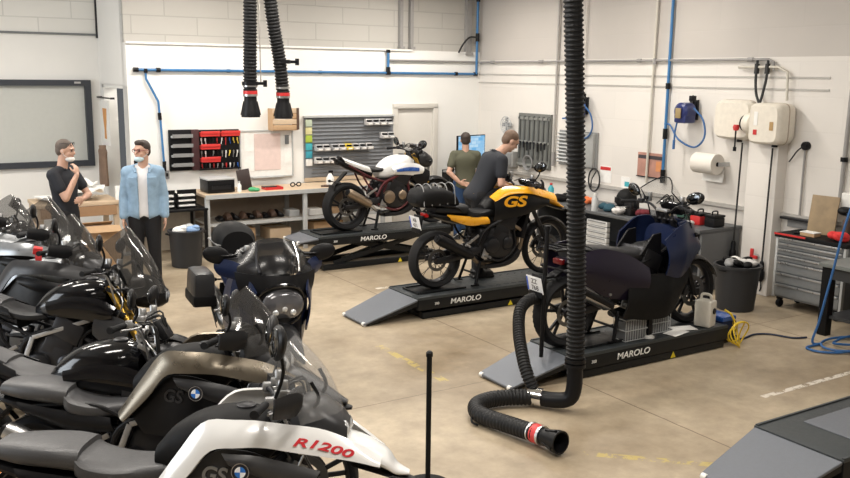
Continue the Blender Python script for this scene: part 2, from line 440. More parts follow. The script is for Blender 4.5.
# pilaster on the right wall and horizontal grooves
struct(MB().box((XR-0.09, 6.88, 1.0), (0.18, 0.42, 2.0), bev=0.012).build('trim_4', WALL_R), 'pale pilaster on the right wall under the cable reels')
for i, (z, n) in enumerate(((2.62, 'trim_5'), (2.48, 'trim_6'))):
    struct(MB().box((XR-0.004, 9.6, z), (0.014, 6.8, 0.022)).build(n, mat('joint_grey', (0.42, 0.40, 0.37), 0.6)), ('upper' if i == 0 else 'lower')+' grey joint line along the right wall')
struct(MB().box((XR-0.02, 9.0, 1.0), (0.05, 7.6, 0.045)).build('trim_7', mat('joint_grey', (0.42, 0.40, 0.37), 0.6)), 'pale rail along the right wall above the benches')

# ------------------------------------------------------------------ camera
cam = bpy.data.cameras.new('camera'); cam.sensor_width = 36; cam.lens = 890/850*36; cam.clip_start = 0.05
co = bpy.data.objects.new('camera', cam); COL.objects.link(co)
vx = Vector((1435, 147, -890)).normalized(); vy = Vector((-575, 171, -890)).normalized()
vz = vx.cross(vy).normalized(); vy = vz.cross(vx)
Mw = Matrix((vx, vy, vz)).to_4x4(); Mw.translation = (0, 0, 2.6)
co.matrix_world = Mw; scene.camera = co
cam.dof.use_dof = False

# ------------------------------------------------------------------ light
w = bpy.data.worlds.new('world'); scene.world = w; w.use_nodes = True
w.node_tree.nodes['Background'].inputs[0].default_value = (0.9, 0.95, 1, 1); w.node_tree.nodes['Background'].inputs[1].default_value = 0.1
LAMPM = mat('lamp_tube', (1, 1, 1), 0.5, emit=(1.0, 0.93, 0.82), estr=6.0, var=0, rvar=0)
def ceiling_lamp(x, y, z, power, label, rz=0.0, col=(1.0, 0.945, 0.87), L=1.6):
    t = thing('ceiling_light', label, 'ceiling light', (x, y, z), (0, 0, rz), 'strip lights under the ceiling')
    MB().box((0, 0, 0.06), (L+0.1, 0.26, 0.06), bev=0.01).build('housing', LIGHTG, t)
    m = MB(); m.cyl((-L/2, -0.06, 0.02), (L/2, -0.06, 0.02), 0.014).cyl((-L/2, 0.06, 0.02), (L/2, 0.06, 0.02), 0.014)
    m.build('light_tube', LAMPM, t)
    cb = MB(); cb.cyl((-L*0.35, 0, 0.08), (-L*0.35, 0, ZC-z), 0.006, n=6).cyl((L*0.35, 0, 0.08), (L*0.35, 0, ZC-z), 0.006, n=6); cb.build('suspension_wire', STEEL, t)
    l = bpy.data.lights.new('strip', 'AREA'); l.shape = 'RECTANGLE'; l.size = L; l.size_y = 0.3; l.energy = power; l.color = col
    lo = bpy.data.objects.new('strip', l); COL.objects.link(lo); lo.location = (x, y, z-0.03); lo.rotation_euler = (0, 0, rz)
n = 0
for x in (0.5, 3.9, 7.3):
    for y in (2.0, 5.2, 8.4, 11.4):
        n += 1
        ceiling_lamp(x, y, 4.15 if y < 10 else 4.05, 74 if x < 6 else {2.0: 8, 5.2: 20, 8.4: 68, 11.4: 74}[y], 'strip light under the ceiling of the hall, above the picture', 0)
t = thing('ceiling_light', 'added unseen lamp that brightens the side room behind the doorway', 'ceiling light', (4.1, 14.0, 2.85)); MB().lathe([(0, 0), (0.15, 0.02), (0.16, 0.06), (0, 0.06)], n=20).build('fill_lamp_disc', LAMPM, t)  # unseen lamp, added only to brighten the dark doorway
l = bpy.data.lights.new('fill_lamp', 'POINT'); l.energy = 28; l.color = (1, 0.95, 0.88); l.shadow_soft_size = 0.12
lo = bpy.data.objects.new('fill_lamp', l); COL.objects.link(lo); lo.location = (4.1, 14.0, 2.75)
# daylight from the big gate on the left wall
l = bpy.data.lights.new('daylight', 'AREA'); l.shape = 'RECTANGLE'; l.size = 5.0; l.size_y = 3.6; l.energy = 330; l.color = (0.86, 0.93, 1.0)
lo = bpy.data.objects.new('daylight', l); COL.objects.link(lo); lo.location = (XL+0.05, 9.0, 2.2); lo.rotation_euler = (0, R(-90), 0)
scene.view_settings.view_transform = 'Standard'; scene.view_settings.look = 'None'
scene.view_settings.exposure = 0.27; scene.view_settings.gamma = 1.0
# ------------------------------------------------------------------ lifts
DECK = mat('lift_deck', (0.045, 0.052, 0.056), 0.42, 0.3, scale=30, bump=0.1)
RAMP = mat('lift_ramp_plate', (0.15, 0.162, 0.185), 0.45, 0.3, scale=40, bump=0.15)
LIFTK = mat('lift_black', (0.010, 0.011, 0.012), 0.38, 0.1, spec=0.28)
LETTER = mat('white_lettering', (0.8, 0.8, 0.78), 0.5, var=0)
YSTK = mat('yellow_sticker', (0.75, 0.6, 0.02), 0.5)
def lift(label, loc, zt, L=2.1, W=0.64, raised=False, ramp_drop=True, lettering=0.62, tray=True):
    t = thing('motorcycle_lift', label, 'motorcycle lift', loc, group='motorcycle lifts on the workshop floor')
    hw = W/2
    d = MB(); d.box((L/2, 0, zt-0.01), (L, W, 0.02), bev=0.004)
    for i in range(14):
        for s in (-1, 1): d.box((0.5+i*0.11, s*(hw-0.12), zt+0.001), (0.06, 0.012, 0.004), rot=(0, 0, s*0.6))
    d.box((L/2, hw-0.012, zt+0.004), (L-0.02, 0.02, 0.01), bev=0.002).box((L/2, -hw+0.012, zt+0.004), (L-0.02, 0.02, 0.01), bev=0.002)
    d.build('deck', DECK, t)
    if tray:
        tr = MB(); tr.box((0.42, 0, zt+0.006), (0.62, 0.30, 0.008), bev=0.003).bar((0.13, -0.16, zt+0.012), (0.73, -0.16, zt+0.012), 0.02, 0.02).bar((0.13, 0.16, zt+0.012), (0.73, 0.16, zt+0.012), 0.02, 0.02).bar((0.1, -0.16, zt+0.012), (0.1, 0.16, zt+0.012), 0.02, 0.02)
        tr.build('wheel_tray', LIFTK, t)
    s = MB(); sh = 0.115 if not raised else 0.10
    for sd in (-1, 1): s.box((L/2, sd*(hw-0.012), zt-0.02-sh/2), (L-0.01, 0.024, sh), bev=0.003)
    s.box((0.012, 0, zt-0.02-sh/2), (0.024, W-0.05, sh), bev=0.003).box((L-0.012, 0, zt-0.02-sh/2), (0.024, W-0.05, sh), bev=0.003)
    s.build('side_skirt', LIFTK, t)
    text('lettering', 'MAROLO', 0.082, LETTER, t, (lettering, -hw-0.001, zt-0.02-sh/2), (R(90), 0, 0), shear=0.15, width=1.2, bold=0.0012)
    pl = text('size_marking', '300', 0.04, LETTER, t, (0.24, -hw-0.001, zt-0.02-sh/2), (R(90), 0, 0))
    b = MB()
    for sd in (-1, 1): b.box((L/2+0.02, sd*(hw-0.05), 0.04), (L-0.1, 0.07, 0.07), bev=0.006)
    b.box((0.12, 0, 0.03), (0.08, W-0.16, 0.05)).box((L-0.1, 0, 0.03), (0.08, W-0.16, 0.05))
    b.build('base_frame', LIFTK, t)
    st = MB(); st.prism([(1.22, 0.012), (1.29, 0.012), (1.255, 0.072)], 'XZ', -hw+0.012, -hw+0.0145); st.build('warning_sticker', YSTK, t)
    z0, z1 = 0.07, zt-0.05
    for sd in (-1, 1):
        y = sd*(hw-0.09)
        for k in range(1):
            a = MB(); a.bar((0.25, y, z0), (L-0.3, y, z1), 0.022, 0.07, bev=0.004); a.build('scissor_arm', LIFTK, t)
            a = MB(); a.bar((0.25, y-sd*0.03, z1), (L-0.3, y-sd*0.03, z0), 0.022, 0.07, bev=0.004); a.build('scissor_arm', LIFTK, t)
    cy = MB(); cy.cyl((0.5, 0, z0), (1.15, 0, (z0+z1)/2), 0.03).cyl((1.1, 0, (z0+z1)/2-0.01), (1.5, 0, z1), 0.018); cy.build('hydraulic_ram', STEEL, t)
    # ramp
    r = MB(); l = 0.64
    if ramp_drop: a, bz = (-l+0.02, 0.035), (0.0, zt-0.01)
    else: a, bz = (-l*0.42, zt-0.05), (0.0, zt-0.01)
    w0, w1 = hw-0.07, hw-0.005
    vs = [(a[0], -w0, a[1]), (a[0], w0, a[1]), (bz[0], w1, bz[1]), (bz[0], -w1, bz[1])]
    vs += [(x, y, z-0.022) for x, y, z in vs]
    r.add(vs, [[0, 1, 2, 3], [7, 6, 5, 4], [0, 4, 5, 1], [1, 5, 6, 2], [2, 6, 7, 3], [3, 7, 4, 0]])
    rp = r.build('ramp', RAMP, t, bevel=0.006)
    for sd in (-1, 1):
        k = MB()
        vv = [(a[0]+0.02, sd*(w0-0.004), a[1]-0.015), (bz[0], sd*(w1-0.004), bz[1]-0.02), (bz[0], sd*(w1-0.004), max(0.03, bz[1]-0.07)), (a[0]+0.05, sd*(w0-0.004), max(0.005, a[1]-0.03))]
        vv += [(x, y-sd*0.012, z) for x, y, z in vv]
        k.add(vv, [[0, 1, 2, 3], [7, 6, 5, 4], [0, 4, 5, 1], [1, 5, 6, 2], [2, 6, 7, 3], [3, 7, 4, 0]])
        k.build('ramp_edge', LIFTK, rp)
    for sd in (-1, 1):
        q = MB(); q.cyl((a[0]+0.015, sd*(w0-0.01), max(0.022, a[1]-0.012)), (a[0]+0.015, sd*(w0-0.05), max(0.022, a[1]-0.012)), 0.022); q.build('ramp_roller', WHITEP, rp)
    return t
L1 = lift('black motorcycle lift raised on its scissor arms under the white motorcycle', (5.0, 10.86, 0), 0.46, raised=True, ramp_drop=False, lettering=0.82)
L2 = lift('black motorcycle lift with ramp down under the yellow motorcycle', (4.88, 8.17, 0), 0.24, lettering=0.62)
L3 = lift('black motorcycle lift with ramp down under the dark purple touring scooter', (5.02, 5.83, 0), 0.22, L=2.0, W=0.60, lettering=0.72)
L4 = lift('empty grey motorcycle lift at the bottom right corner, ramp down', (5.10, 3.40, 0), 0.22, L=2.1, W=0.68, tray=False, lettering=0.8)
e = MB(); e.prism([(0.35, -0.2), (0.9, -0.2), (0.9, 0.2), (0.35, 0.2)], 'XY', 0.221, 0.226); e.build('wheel_plate', RAMP, L4, bevel=0.002)

# ------------------------------------------------------------------ exhaust hoses
HOSE = mat('hose_rubber', (0.010, 0.010, 0.0105), 0.5, bump=0.05, spec=0.28)
def hose_rings(m, pts, r, pitch=0.03, depth=0.007, n=18, per=10):
    P = catmull(pts, per)
    L = sum((P[i+1]-P[i]).length for i in range(len(P)-1))
    k = max(8, int(L/pitch)*4)
    P = resample(P, k)
    rr = [r+(depth if (i % 4) in (1, 2) else -depth*0.5) for i in range(k)]
    vals = rr
    m.tube(P, lambda t: vals[min(k-1, int(round(t*(k-1))))], n=n, smooth=False)
def nozzle(parent, p, d, r, L, flare, red=0.085):
    d = Vector(d).normalized(); p = Vector(p)
    q = Vector((0, 0, 1)).rotation_difference(d).to_matrix().to_4x4(); q.translation = p
    m = MB(); m.M = q
    m.lathe([(r*1.0, 0), (r*1.02, L*0.3), (flare*0.97, L*0.75), (flare, L), (flare*0.86, L), (flare*0.82, L*0.75), (r*0.8, L*0.3), (r*0.8, 0.02), (0.0, 0.02)], n=24)
    for a in range(4):
        an = a*PI/2+0.4; m.bar((math.cos(an)*r*1.02, math.sin(an)*r*1.02, L*0.25), (math.cos(an)*flare*1.02, math.sin(an)*flare*1.02, L*0.9), 0.014, 0.014)
    m.build('nozzle', BLACK, parent)
    if red:
        c = MB(); c.M = q; c.lathe([(r*1.0, -red), (r*1.14, -red), (r*1.14, -0.02), (r*1.0, -0.02)], n=24); c.build('red_sleeve', RED, parent)
    for z in (-0.105, -0.008):
        c = MB(); c.M = q; c.lathe([(r*1.0, z-0.011), (r*1.17, z-0.011), (r*1.17, z+0.011), (r*1.0, z+0.011)], n=24); c.box((r*1.2, 0, z), (0.02, 0.03, 0.02)); c.build('hose_clamp', STEEL, parent)
h = thing('exhaust_hose', 'thick ribbed black exhaust hose hanging from above and lying on the floor', 'exhaust hose')
m = MB(); hose_rings(m, [(4.05, 4.97, 6.1), (4.22, 4.97, 4.6), (4.38, 4.97, 2.9), (4.50, 4.97, 1.2), (4.53, 4.97, 0.42)], 0.066, pitch=0.034); m.build('hanging_hose', HOSE, h)
m = MB(); m.tube([(4.53, 4.97, 0.42), (4.53, 4.97, 0.22), (4.51, 5.0, 0.12), (4.45, 5.10, 0.085), (4.38, 5.22, 0.08)], 0.062, n=18); m.build('elbow', BLACK, h)
m = MB()
for z in (0.40, 0.44): m.lathe([(0.06, z-0.014), (0.082, z-0.014), (0.082, z+0.014), (0.06, z+0.014)], n=24, c=(4.53, 4.97, 0))
m.build('elbow_collar', BLACK, h)
m = MB(); hose_rings(m, [(4.36, 5.24, 0.08), (4.2, 5.34, 0.078), (4.03, 5.38, 0.078), (3.87, 5.34, 0.078), (3.78, 5.2, 0.078), (3.79, 5.05, 0.08), (3.83, 4.88, 0.085), (3.87, 4.70, 0.09), (3.89, 4.60, 0.095)], 0.062, pitch=0.03, depth=0.004); m.build('floor_hose', HOSE, h)
nozzle(h, (3.895, 4.57, 0.095), (0.10, -1, 0.05), 0.062, 0.17, 0.085)
m = MB(); q = Vector((0, 0, 1)).rotation_difference(Vector((0.5, -0.85, 0)).normalized()).to_matrix().to_4x4(); q.translation = (4.37, 5.235, 0.085); m.M = q
m.lathe([(0.06, -0.06), (0.074, -0.06), (0.074, 0.06), (0.06, 0.06)], n=24); m.build('junction_sleeve', CHROME, h)
m = MB(); hose_rings(m, [(4.37, 5.27, 0.14), (4.36, 5.34, 0.24), (4.40, 5.46, 0.36), (4.50, 5.64, 0.50), (4.62, 5.78, 0.64), (4.78, 5.84, 0.70), (4.92, 5.84, 0.68)], 0.048, pitch=0.026, depth=0.005); m.build('branch_hose', HOSE, h)
m = MB(); m.tube([(3.76, 5.22, 0.02), (3.72, 5.20, 0.05), (3.70, 5.16, 0.03), (3.73, 5.13, 0.015)], 0.008, n=6); m.build('hook', BLACK, h)
for nm, x, y, z, dx, lab in (('a', 3.49, 9.0, 2.27, 0.02, 'left one of the two ribbed black exhaust hoses hanging over the office block'), ('b', 3.86, 9.0, 2.25, -0.12, 'right one of the two ribbed black exhaust hoses hanging over the office block')):
    h = thing('exhaust_hose', lab, 'exhaust hose', group='hanging exhaust hoses')
    m = MB(); hose_rings(m, [(x+dx*3, y, 6.1), (x+dx*2, y, 4.6), (x+dx, y, 3.3), (x+dx*0.3, y, 2.75), (x, y, z+0.14)], 0.066, pitch=0.034); m.build('hanging_hose', HOSE, h)
    nozzle(h, (x, y, z+0.09), (0, 0, -1), 0.066, 0.22, 0.098, red=0.055)
    m = MB(); m.lathe([(0.06, z+0.30-(0.1 if nm == 'a' else -0.15)), (0.085, z+0.30-(0.1 if nm == 'a' else -0.15)), (0.085, z+0.34-(0.1 if nm == 'a' else -0.15)), (0.06, z+0.34-(0.1 if nm == 'a' else -0.15))], n=20, c=(x, y, 0))
    zz = z+0.32-(0.1 if nm == 'a' else -0.15); m.box((x+0.11, y-0.02, zz), (0.08, 0.04, 0.03)).box((x+0.16, y-0.02, zz), (0.02, 0.06, 0.07)); m.build('pull_handle', BLACK, h)
tag(MB().tube([(3.61, 9.0, 6.1), (3.61, 9.0, 2.5)], 0.007, n=6, smooth=False).build('pull_cord', mat('grey_cord', (0.35, 0.33, 0.3), 0.8)), 'thin grey pull cord hanging between the two exhaust hoses', 'cord')
tag(MB().tube([(4.85, 5.76, 0.19), (4.86, 5.76, 0.9), (4.87, 5.76, 1.32)], 0.019, n=10, smooth=False).lathe([(0.0, 1.32), (0.026, 1.32), (0.026, 1.35), (0.0, 1.35)], n=12, c=(4.87, 5.76, 0)).build('support_rod', BLACK), 'thin black upright rod standing on the ramp behind the scooter', 'rod')
# black stanchion in the foreground
t = thing('stanchion', 'slim black upright post in the foreground between white motorcycle and hose', 'post', (2.881, 4.494, 0))
MB().cyl((0, 0, 0.03), (0, 0, 0.88), 0.017).build('post', MATTE, t)
MB().lathe([(0, 0), (0.15, 0), (0.15, 0.015), (0.03, 0.035), (0.02, 0.05), (0, 0.05)], n=28).build('foot_plate', MATTE, t)
MB().lathe([(0, 0.87), (0.022, 0.87), (0.022, 0.895), (0.012, 0.905), (0, 0.905)], n=16).build('cap', BLACK, t)

# ------------------------------------------------------------------ pipes
def pipe(name, label, pts, r, m, fit=None, fitm=None, cat='pipe', group=None, smooth=False, brackets=None, bm_=None, n=10):
    t = thing(name, label, cat, group=group)
    MB().tube(pts, r, n=n, smooth=smooth).build('tube', m, t)
    for f in fit or []:
        a, b2 = f; a = Vector(a); b2 = Vector(b2)
        MB().cyl(a, b2, r*1.6, n=12).build('coupling', fitm or BLACK, t)
    for b3 in brackets or []:
        MB().box(b3, (0.05, 0.05, 0.05), bev=0.006).build('bracket', bm_ or BLACK, t)
    return t
yb = YB-0.045
pipe('air_pipe', 'long blue air pipe along the white back wall', [(3.33, yb, 2.625), (9.2, yb, 2.625)], 0.02, BLUE,
     fit=[((3.30, yb, 2.625), (3.37, yb, 2.625)), ((3.62, yb, 2.625), (3.68, yb, 2.625)), ((7.39, yb, 2.625), (7.46, yb, 2.625)), ((8.75, yb, 2.625), (8.8, yb, 2.625)), ((9.15, yb, 2.625), (9.22, yb, 2.625))], brackets=[(4.7, YB-0.02, 2.625), (6.2, YB-0.02, 2.625)])
pipe('air_pipe', 'blue drop pipe bending down the white wall beside the man in denim', [(3.47, yb-0.01, 2.62), (3.47, yb-0.01, 2.5), (3.63, yb-0.01, 2.18), (3.65, yb-0.01, 1.9), (3.68, yb-0.01, 1.2)], 0.017, BLUE, fit=[((3.47, yb-0.01, 2.58), (3.47, yb-0.01, 2.64)), ((3.64, yb-0.01, 2.02), (3.645, yb-0.01, 1.92)), ((3.68, yb-0.01, 1.32), (3.68, yb-0.01, 1.18))])
pipe('air_pipe', 'short blue riser pipe above the door with black union', [(7.42, yb-0.01, 2.98), (7.42, yb-0.01, 2.63)], 0.022, BLUE, fit=[((7.42, yb-0.01, 2.72), (7.42, yb-0.01, 2.6)), ((7.42, yb-0.01, 3.0), (7.42, yb-0.01, 2.95))], fitm=BLACK)
pipe('air_pipe', 'blue vertical air pipe in the far corner of the hall', [(9.2, yb-0.02, 6.15), (9.19, yb-0.02, 2.62)], 0.022, BLUE, fit=[((9.2, yb-0.02, 3.32), (9.2, yb-0.02, 3.18)), ((9.2, yb-0.02, 3.85), (9.2, yb-0.02, 3.92))])
tag(MB().tube([(9.19, yb-0.03, 3.25), (9.0, yb-0.06, 3.24), (8.87, yb-0.06, 3.12), (8.78, yb-0.06, 2.98)], 0.016, n=8).build('hose_tail', CABLE), 'short black hose tail on the corner air pipe', 'hose')
pipe('conduit', 'grey conduit running level along the right wall and round the corner', [(7.45, yb, 2.83), (9.2, yb, 2.83), (XR-0.05, 12.9, 2.83), (XR-0.05, 7.0, 2.83), (XR-0.05, 6.93, 2.80), (XR-0.05, 6.92, 2.70)], 0.016, PIPEG, fit=[((XR-0.05, 12.6, 2.83), (XR-0.05, 12.5, 2.83)), ((XR-0.05, 11.3, 2.83), (XR-0.05, 11.2, 2.83)), ((XR-0.05, 9.15, 2.83), (XR-0.05, 9.08, 2.83)), ((XR-0.05, 7.3, 2.83), (XR-0.05, 7.22, 2.83))], fitm=PIPEG)
pipe('air_pipe', 'blue vertical air pipe on the right wall beside the hose reel', [(XR-0.05, 8.555, 6.15), (XR-0.05, 8.56, 1.2)], 0.021, BLUE, fit=[((XR-0.05, 8.56, 2.45), (XR-0.05, 8.56, 2.53)), ((XR-0.05, 8.56, 1.92), (XR-0.05, 8.56, 1.78)), ((XR-0.05, 8.56, 1.36), (XR-0.05, 8.56, 1.18))])
pipe('conduit', 'cream vertical conduit on the right wall in front of the red print', [(XR-0.05, 8.80, 6.15), (XR-0.05, 8.86, 1.15)], 0.018, LCDB, fit=[((XR-0.05, 8.82, 2.86), (XR-0.05, 8.82, 2.78))], fitm=PIPEG)
pipe('conduit', 'thin grey vertical conduit between the tool board and the hanging hose', [(XR-0.04, 10.85, 6.15), (XR-0.04, 10.88, 1.2)], 0.019, mat('pipe_warm', (0.36, 0.345, 0.32), 0.5), fit=[((XR-0.04, 10.88, 1.42), (XR-0.04, 10.88, 1.2))], fitm=PIPEG)
pipe('conduit', 'faint pale vertical conduit right of the hanging hose', [(XR-0.03, 10.25, 6.15), (XR-0.03, 10.25, 1.9)], 0.010, mat('pipe_pale', (0.58, 0.55, 0.5), 0.5))
pipe('conduit', 'thin conduit dropping from the small round outlet by the pilaster', [(XR-0.03, 6.42, 1.82), (XR-0.03, 6.42, 1.0)], 0.013, PIPEG)
t = thing('socket_outlet', 'small round black wall outlet right of the pilaster', 'outlet', (XR, 6.42, 1.84))
MB().lathe([(0, -0.07), (0.035, -0.07), (0.05, -0.05), (0.05, 0), (0, 0)], n=18, axis='X').build('body', BLACK, t)
MB().tube([(-0.06, 0.0, 0), (-0.09, 0.06, -0.06), (-0.06, 0.15, -0.16), (-0.03, 0.2, -0.2)], 0.008, n=6).build('cable_tail', CABLE, t)
pipe('conduit', 'grey conduit at the right edge of the right wall', [(XR-0.04, 5.90, 2.55), (XR-0.04, 5.92, 1.25)], 0.025, PIPEG, fit=[((XR-0.04, 5.915, 1.75), (XR-0.04, 5.915, 1.70))])
for i, y in enumerate((7.15, 7.0)):
    tag(MB().tube([(XR-0.06, y, 2.82), (XR-0.07, y, 2.6), (XR-0.09, y-0.04+0.06*i, 2.42), (XR-0.12, 7.03, 2.3)], 0.016, n=8).cyl((XR-0.06, y, 2.78), (XR-0.065, y, 2.66), 0.03).build('reel_cable', CABLE), ('left' if i == 0 else 'right')+' black cable loop feeding the right cable reel from the conduit', 'cable', 'cable loops above the reel')
pipe('conduit', 'grey conduit bend above the right cable reel', [(XR-0.06, 7.42, 2.74), (XR-0.06, 6.85, 2.74), (XR-0.06, 6.72, 2.68), (XR-0.06, 6.70, 2.35)], 0.017, LCDB, smooth=False)
# upper columns on the blockwork
for x, lab in ((7.70, 'left grey steel upright on the upper blockwork'), (7.90, 'right grey steel upright on the upper blockwork')):
    tag(MB().box((x, YB+0.03, 4.6), (0.055, 0.09, 3.16)).box((x, YB+0.0, 3.04), (0.09, 0.1, 0.04)).build('steel_upright', PIPEG), lab, 'upright', 'steel uprights above the door')
tag(MB().box((9.06, YB+0.03, 4.55), (0.10, 0.09, 3.2)).box((9.06, YB+0.0, 2.97), (0.13, 0.1, 0.05)).build('steel_upright', PIPEG), 'grey steel upright beside the corner air pipe', 'upright')
# ------------------------------------------------------------------ motorcycles
SEATK = mat('seat_vinyl', (0.012, 0.012, 0.013), 0.5, bump=0.12, spec=0.3)
SEATSHEEN = mat('seat_sheen_vinyl', (0.055, 0.055, 0.058), 0.45, bump=0.15)  # grey puts the light reflected off black seat tops into the colour
WHITEB = mat('bike_white_paint', (0.78, 0.78, 0.77), 0.22, coat=0.5, var=0.01, rvar=0.03)
GREYB = mat('bike_grey_panel', (0.032, 0.032, 0.034), 0.36, 0.2, spec=0.35)
SILVB = mat('bike_silver_panel', (0.26, 0.27, 0.28), 0.32, 0.6)
BRONZ = mat('bike_bronze_panel', (0.17, 0.145, 0.11), 0.3, 0.75)
YELB = mat('bike_yellow_paint', (0.86, 0.40, 0.015), 0.3, coat=0.4, var=0.02)
NAVYB = mat('bike_navy_paint', (0.009, 0.016, 0.05), 0.32, spec=0.35)
PURPB = mat('bike_purple_paint', (0.012, 0.009, 0.02), 0.32, spec=0.35)
BLUEB = mat('bike_blue_paint', (0.02, 0.09, 0.36), 0.3, coat=0.4)
SMOKE = mat('smoked_screen', (0.05, 0.048, 0.046), 0.08, alpha=0.45, var=0, rvar=0, coat=0.2)
CLEARS = mat('clear_screen', (0.4, 0.4, 0.4), 0.06, alpha=0.14, var=0, rvar=0, coat=0.3)
MIRG = mat('mirror_glass', (0.10, 0.105, 0.11), 0.08, 1.0, var=0, rvar=0)
LENS = mat('headlamp_lens', (0.75, 0.78, 0.8), 0.06, 0.6, var=0, rvar=0, coat=1)
REDL = mat('tail_lens', (0.5, 0.01, 0.01), 0.2, coat=0.5, var=0)
ORANGE = mat('indicator_lens', (0.75, 0.28, 0.02), 0.25, var=0)
GOLD = mat('gold_fork', (0.62, 0.38, 0.07), 0.3, 0.85)
EXHB = mat('exhaust_bronze', (0.30, 0.235, 0.17), 0.4, 0.85)
COPPER = mat('engine_copper', (0.55, 0.32, 0.17), 0.4, 0.8)
PLATE = mat('plate_white', (0.82, 0.83, 0.85), 0.4, var=0.01)
PLATEB = mat('plate_blue', (0.02, 0.10, 0.55), 0.4, var=0)
INK = mat('plate_ink', (0.01, 0.01, 0.015), 0.5, var=0)
REDTX = mat('red_lettering', (0.55, 0.02, 0.03), 0.4, var=0)
REDB = mat('red_frame', (0.08, 0.012, 0.015), 0.35, 0.2)

def wheel(parent, name, x, r, w, rimm, spokes='cast', knob=False, disc=True, off=0.09):
    m = MB(); n = 64 if not knob else 84
    h = w/2; q = r-w*0.42
    prof = [(q-0.005, -h*0.62), (q+w*0.10, -h*0.93), (q+w*0.24, -h*0.99), (r-w*0.10, -h*0.78), (r-w*0.025, -h*0.42), (r, 0), (r-w*0.025, h*0.42), (r-w*0.10, h*0.78), (q+w*0.24, h*0.99), (q+w*0.10, h*0.93), (q-0.005, h*0.62), (q-0.005, -h*0.62)]
    if knob: wob = lambda i, k: (0.007 if (k+i) % 2 == 0 else -0.006) if 3 <= i <= 7 else 0
    else: wob = lambda i, k: -0.004 if (i in (4, 6) and (k % 4) == 0) else 0
    m.lathe(prof, n=n, c=(x, 0, r), axis='Y', wob=wob)
    tyre = m.build(name, TYRE, parent)
    m = MB()
    m.lathe([(q+0.003, -h*0.66), (q-0.012, -h*0.66), (q-0.026, -h*0.3), (q-0.026, h*0.3), (q-0.012, h*0.66), (q+0.003, h*0.66), (q+0.003, -h*0.66)], n=48, c=(x, 0, r), axis='Y')
    hb = 0.05
    m.lathe([(0.012, -hb*1.3), (0.04, -hb*1.3), (0.05, -hb), (0.035, -hb*0.5), (0.035, hb*0.5), (0.05, hb), (0.04, hb*1.3), (0.012, hb*1.3), (0.012, -hb*1.3)], n=20, c=(x, 0, r), axis='Y')
    ri = q-0.02
    if spokes == 'wire':
        for k in range(20):
            a = 2*PI*k/20; s = 1 if k % 2 else -1; a2 = a+0.35*(1 if k % 4 < 2 else -1)
            m.tube([(x+0.046*math.cos(a2), s*hb*0.9, r+0.046*math.sin(a2)), (x+ri*math.cos(a), s*h*0.45, r+ri*math.sin(a))], 0.0032, n=5, smooth=False)
    else:
        for k in range(5):
            for d in (-0.16, 0.16):
                a = 2*PI*k/5+0.3
                m.bar((x+0.035*math.cos(a), 0, r+0.035*math.sin(a)), (x+ri*math.cos(a+d), 0, r+ri*math.sin(a+d)), 0.028, 0.02, bev=0.004, up=(0, 1, 0))
    m.build('rim', rimm, tyre)
    if disc:
        for s in ((-1, 1) if off > 0 else (-1,)):
            d = MB(); rd = 0.152 if off > 0 else 0.125; yy = s*(abs(off)-0.015)
            d.lathe([(rd*0.72, yy-0.0025), (rd, yy-0.0025), (rd, yy+0.0025), (rd*0.72, yy+0.0025), (rd*0.72, yy-0.0025)], n=48, c=(x, 0, r), axis='Y')
            for k in range(6):
                a = 2*PI*k/6; d.bar((x+0.03*math.cos(a), yy, r+0.03*math.sin(a)), (x+rd*0.75*math.cos(a+0.25), yy, r+rd*0.75*math.sin(a+0.25)), 0.012, 0.005, up=(0, 1, 0))
            d.build('brake_disc', mat('disc_steel', (0.16, 0.16, 0.16), 0.35, 0.9), tyre)
    return tyre

def roundel(parent, c, r, nrm):
    # round emblem: black ring, white rim, two blue and two white quarters
    q = Vector((0, 0, 1)).rotation_difference(Vector(nrm).normalized()).to_matrix().to_4x4(); q.translation = c
    m = MB(); m.M = q
    m.lathe([(0, -0.004), (r, -0.004), (r, 0.003), (r*0.93, 0.004), (r*0.64, 0.004), (0, 0.0035)], n=32, mi=0)
    m.lathe([(r*0.98, 0.0042), (r*0.92, 0.0046), (r*0.9, 0.0042), (r*0.98, 0.0042)], n=32, mi=3)
    for k in range(4):
        pts = [(0, 0, 0.0048)]+[(r*0.6*math.cos(a), r*0.6*math.sin(a), 0.0048) for a in [k*PI/2+j*PI/16 for j in range(9)]]
        m.add(pts, [list(range(10))], 1 if k % 2 else 2)
    return m.build('round_badge', [INK, mat('badge_white', (0.85, 0.86, 0.88), 0.3, var=0), mat('badge_blue', (0.03, 0.17, 0.55), 0.3, var=0), CHROME], parent)

def plate(parent, c, rot, top, bottom, s=1.0):
    m = MB(); m.M = Matrix.Translation(c) @ Euler(rot).to_matrix().to_4x4()
    m.box((0, 0, 0), (0.004, 0.20*s, 0.15*s)); p = m.build('number_plate', PLATE, parent)
    b = MB(); b.M = m.M; b.box((-0.003, 0.094*s, 0), (0.002, 0.018*s, 0.125*s)); b.build('blue_band', PLATEB, p)
    for t, z in ((top, 0.03*s), (bottom, -0.03*s)):
        o = text('plate_text', t, 0.062*s, INK, p, (0, 0, 0), (0, 0, 0), ext=0.0008)
        o.data.transform(m.M @ Matrix.Translation((-0.0035, 0, z)) @ Euler((R(90), 0, R(-90))).to_matrix().to_4x4())
    return p

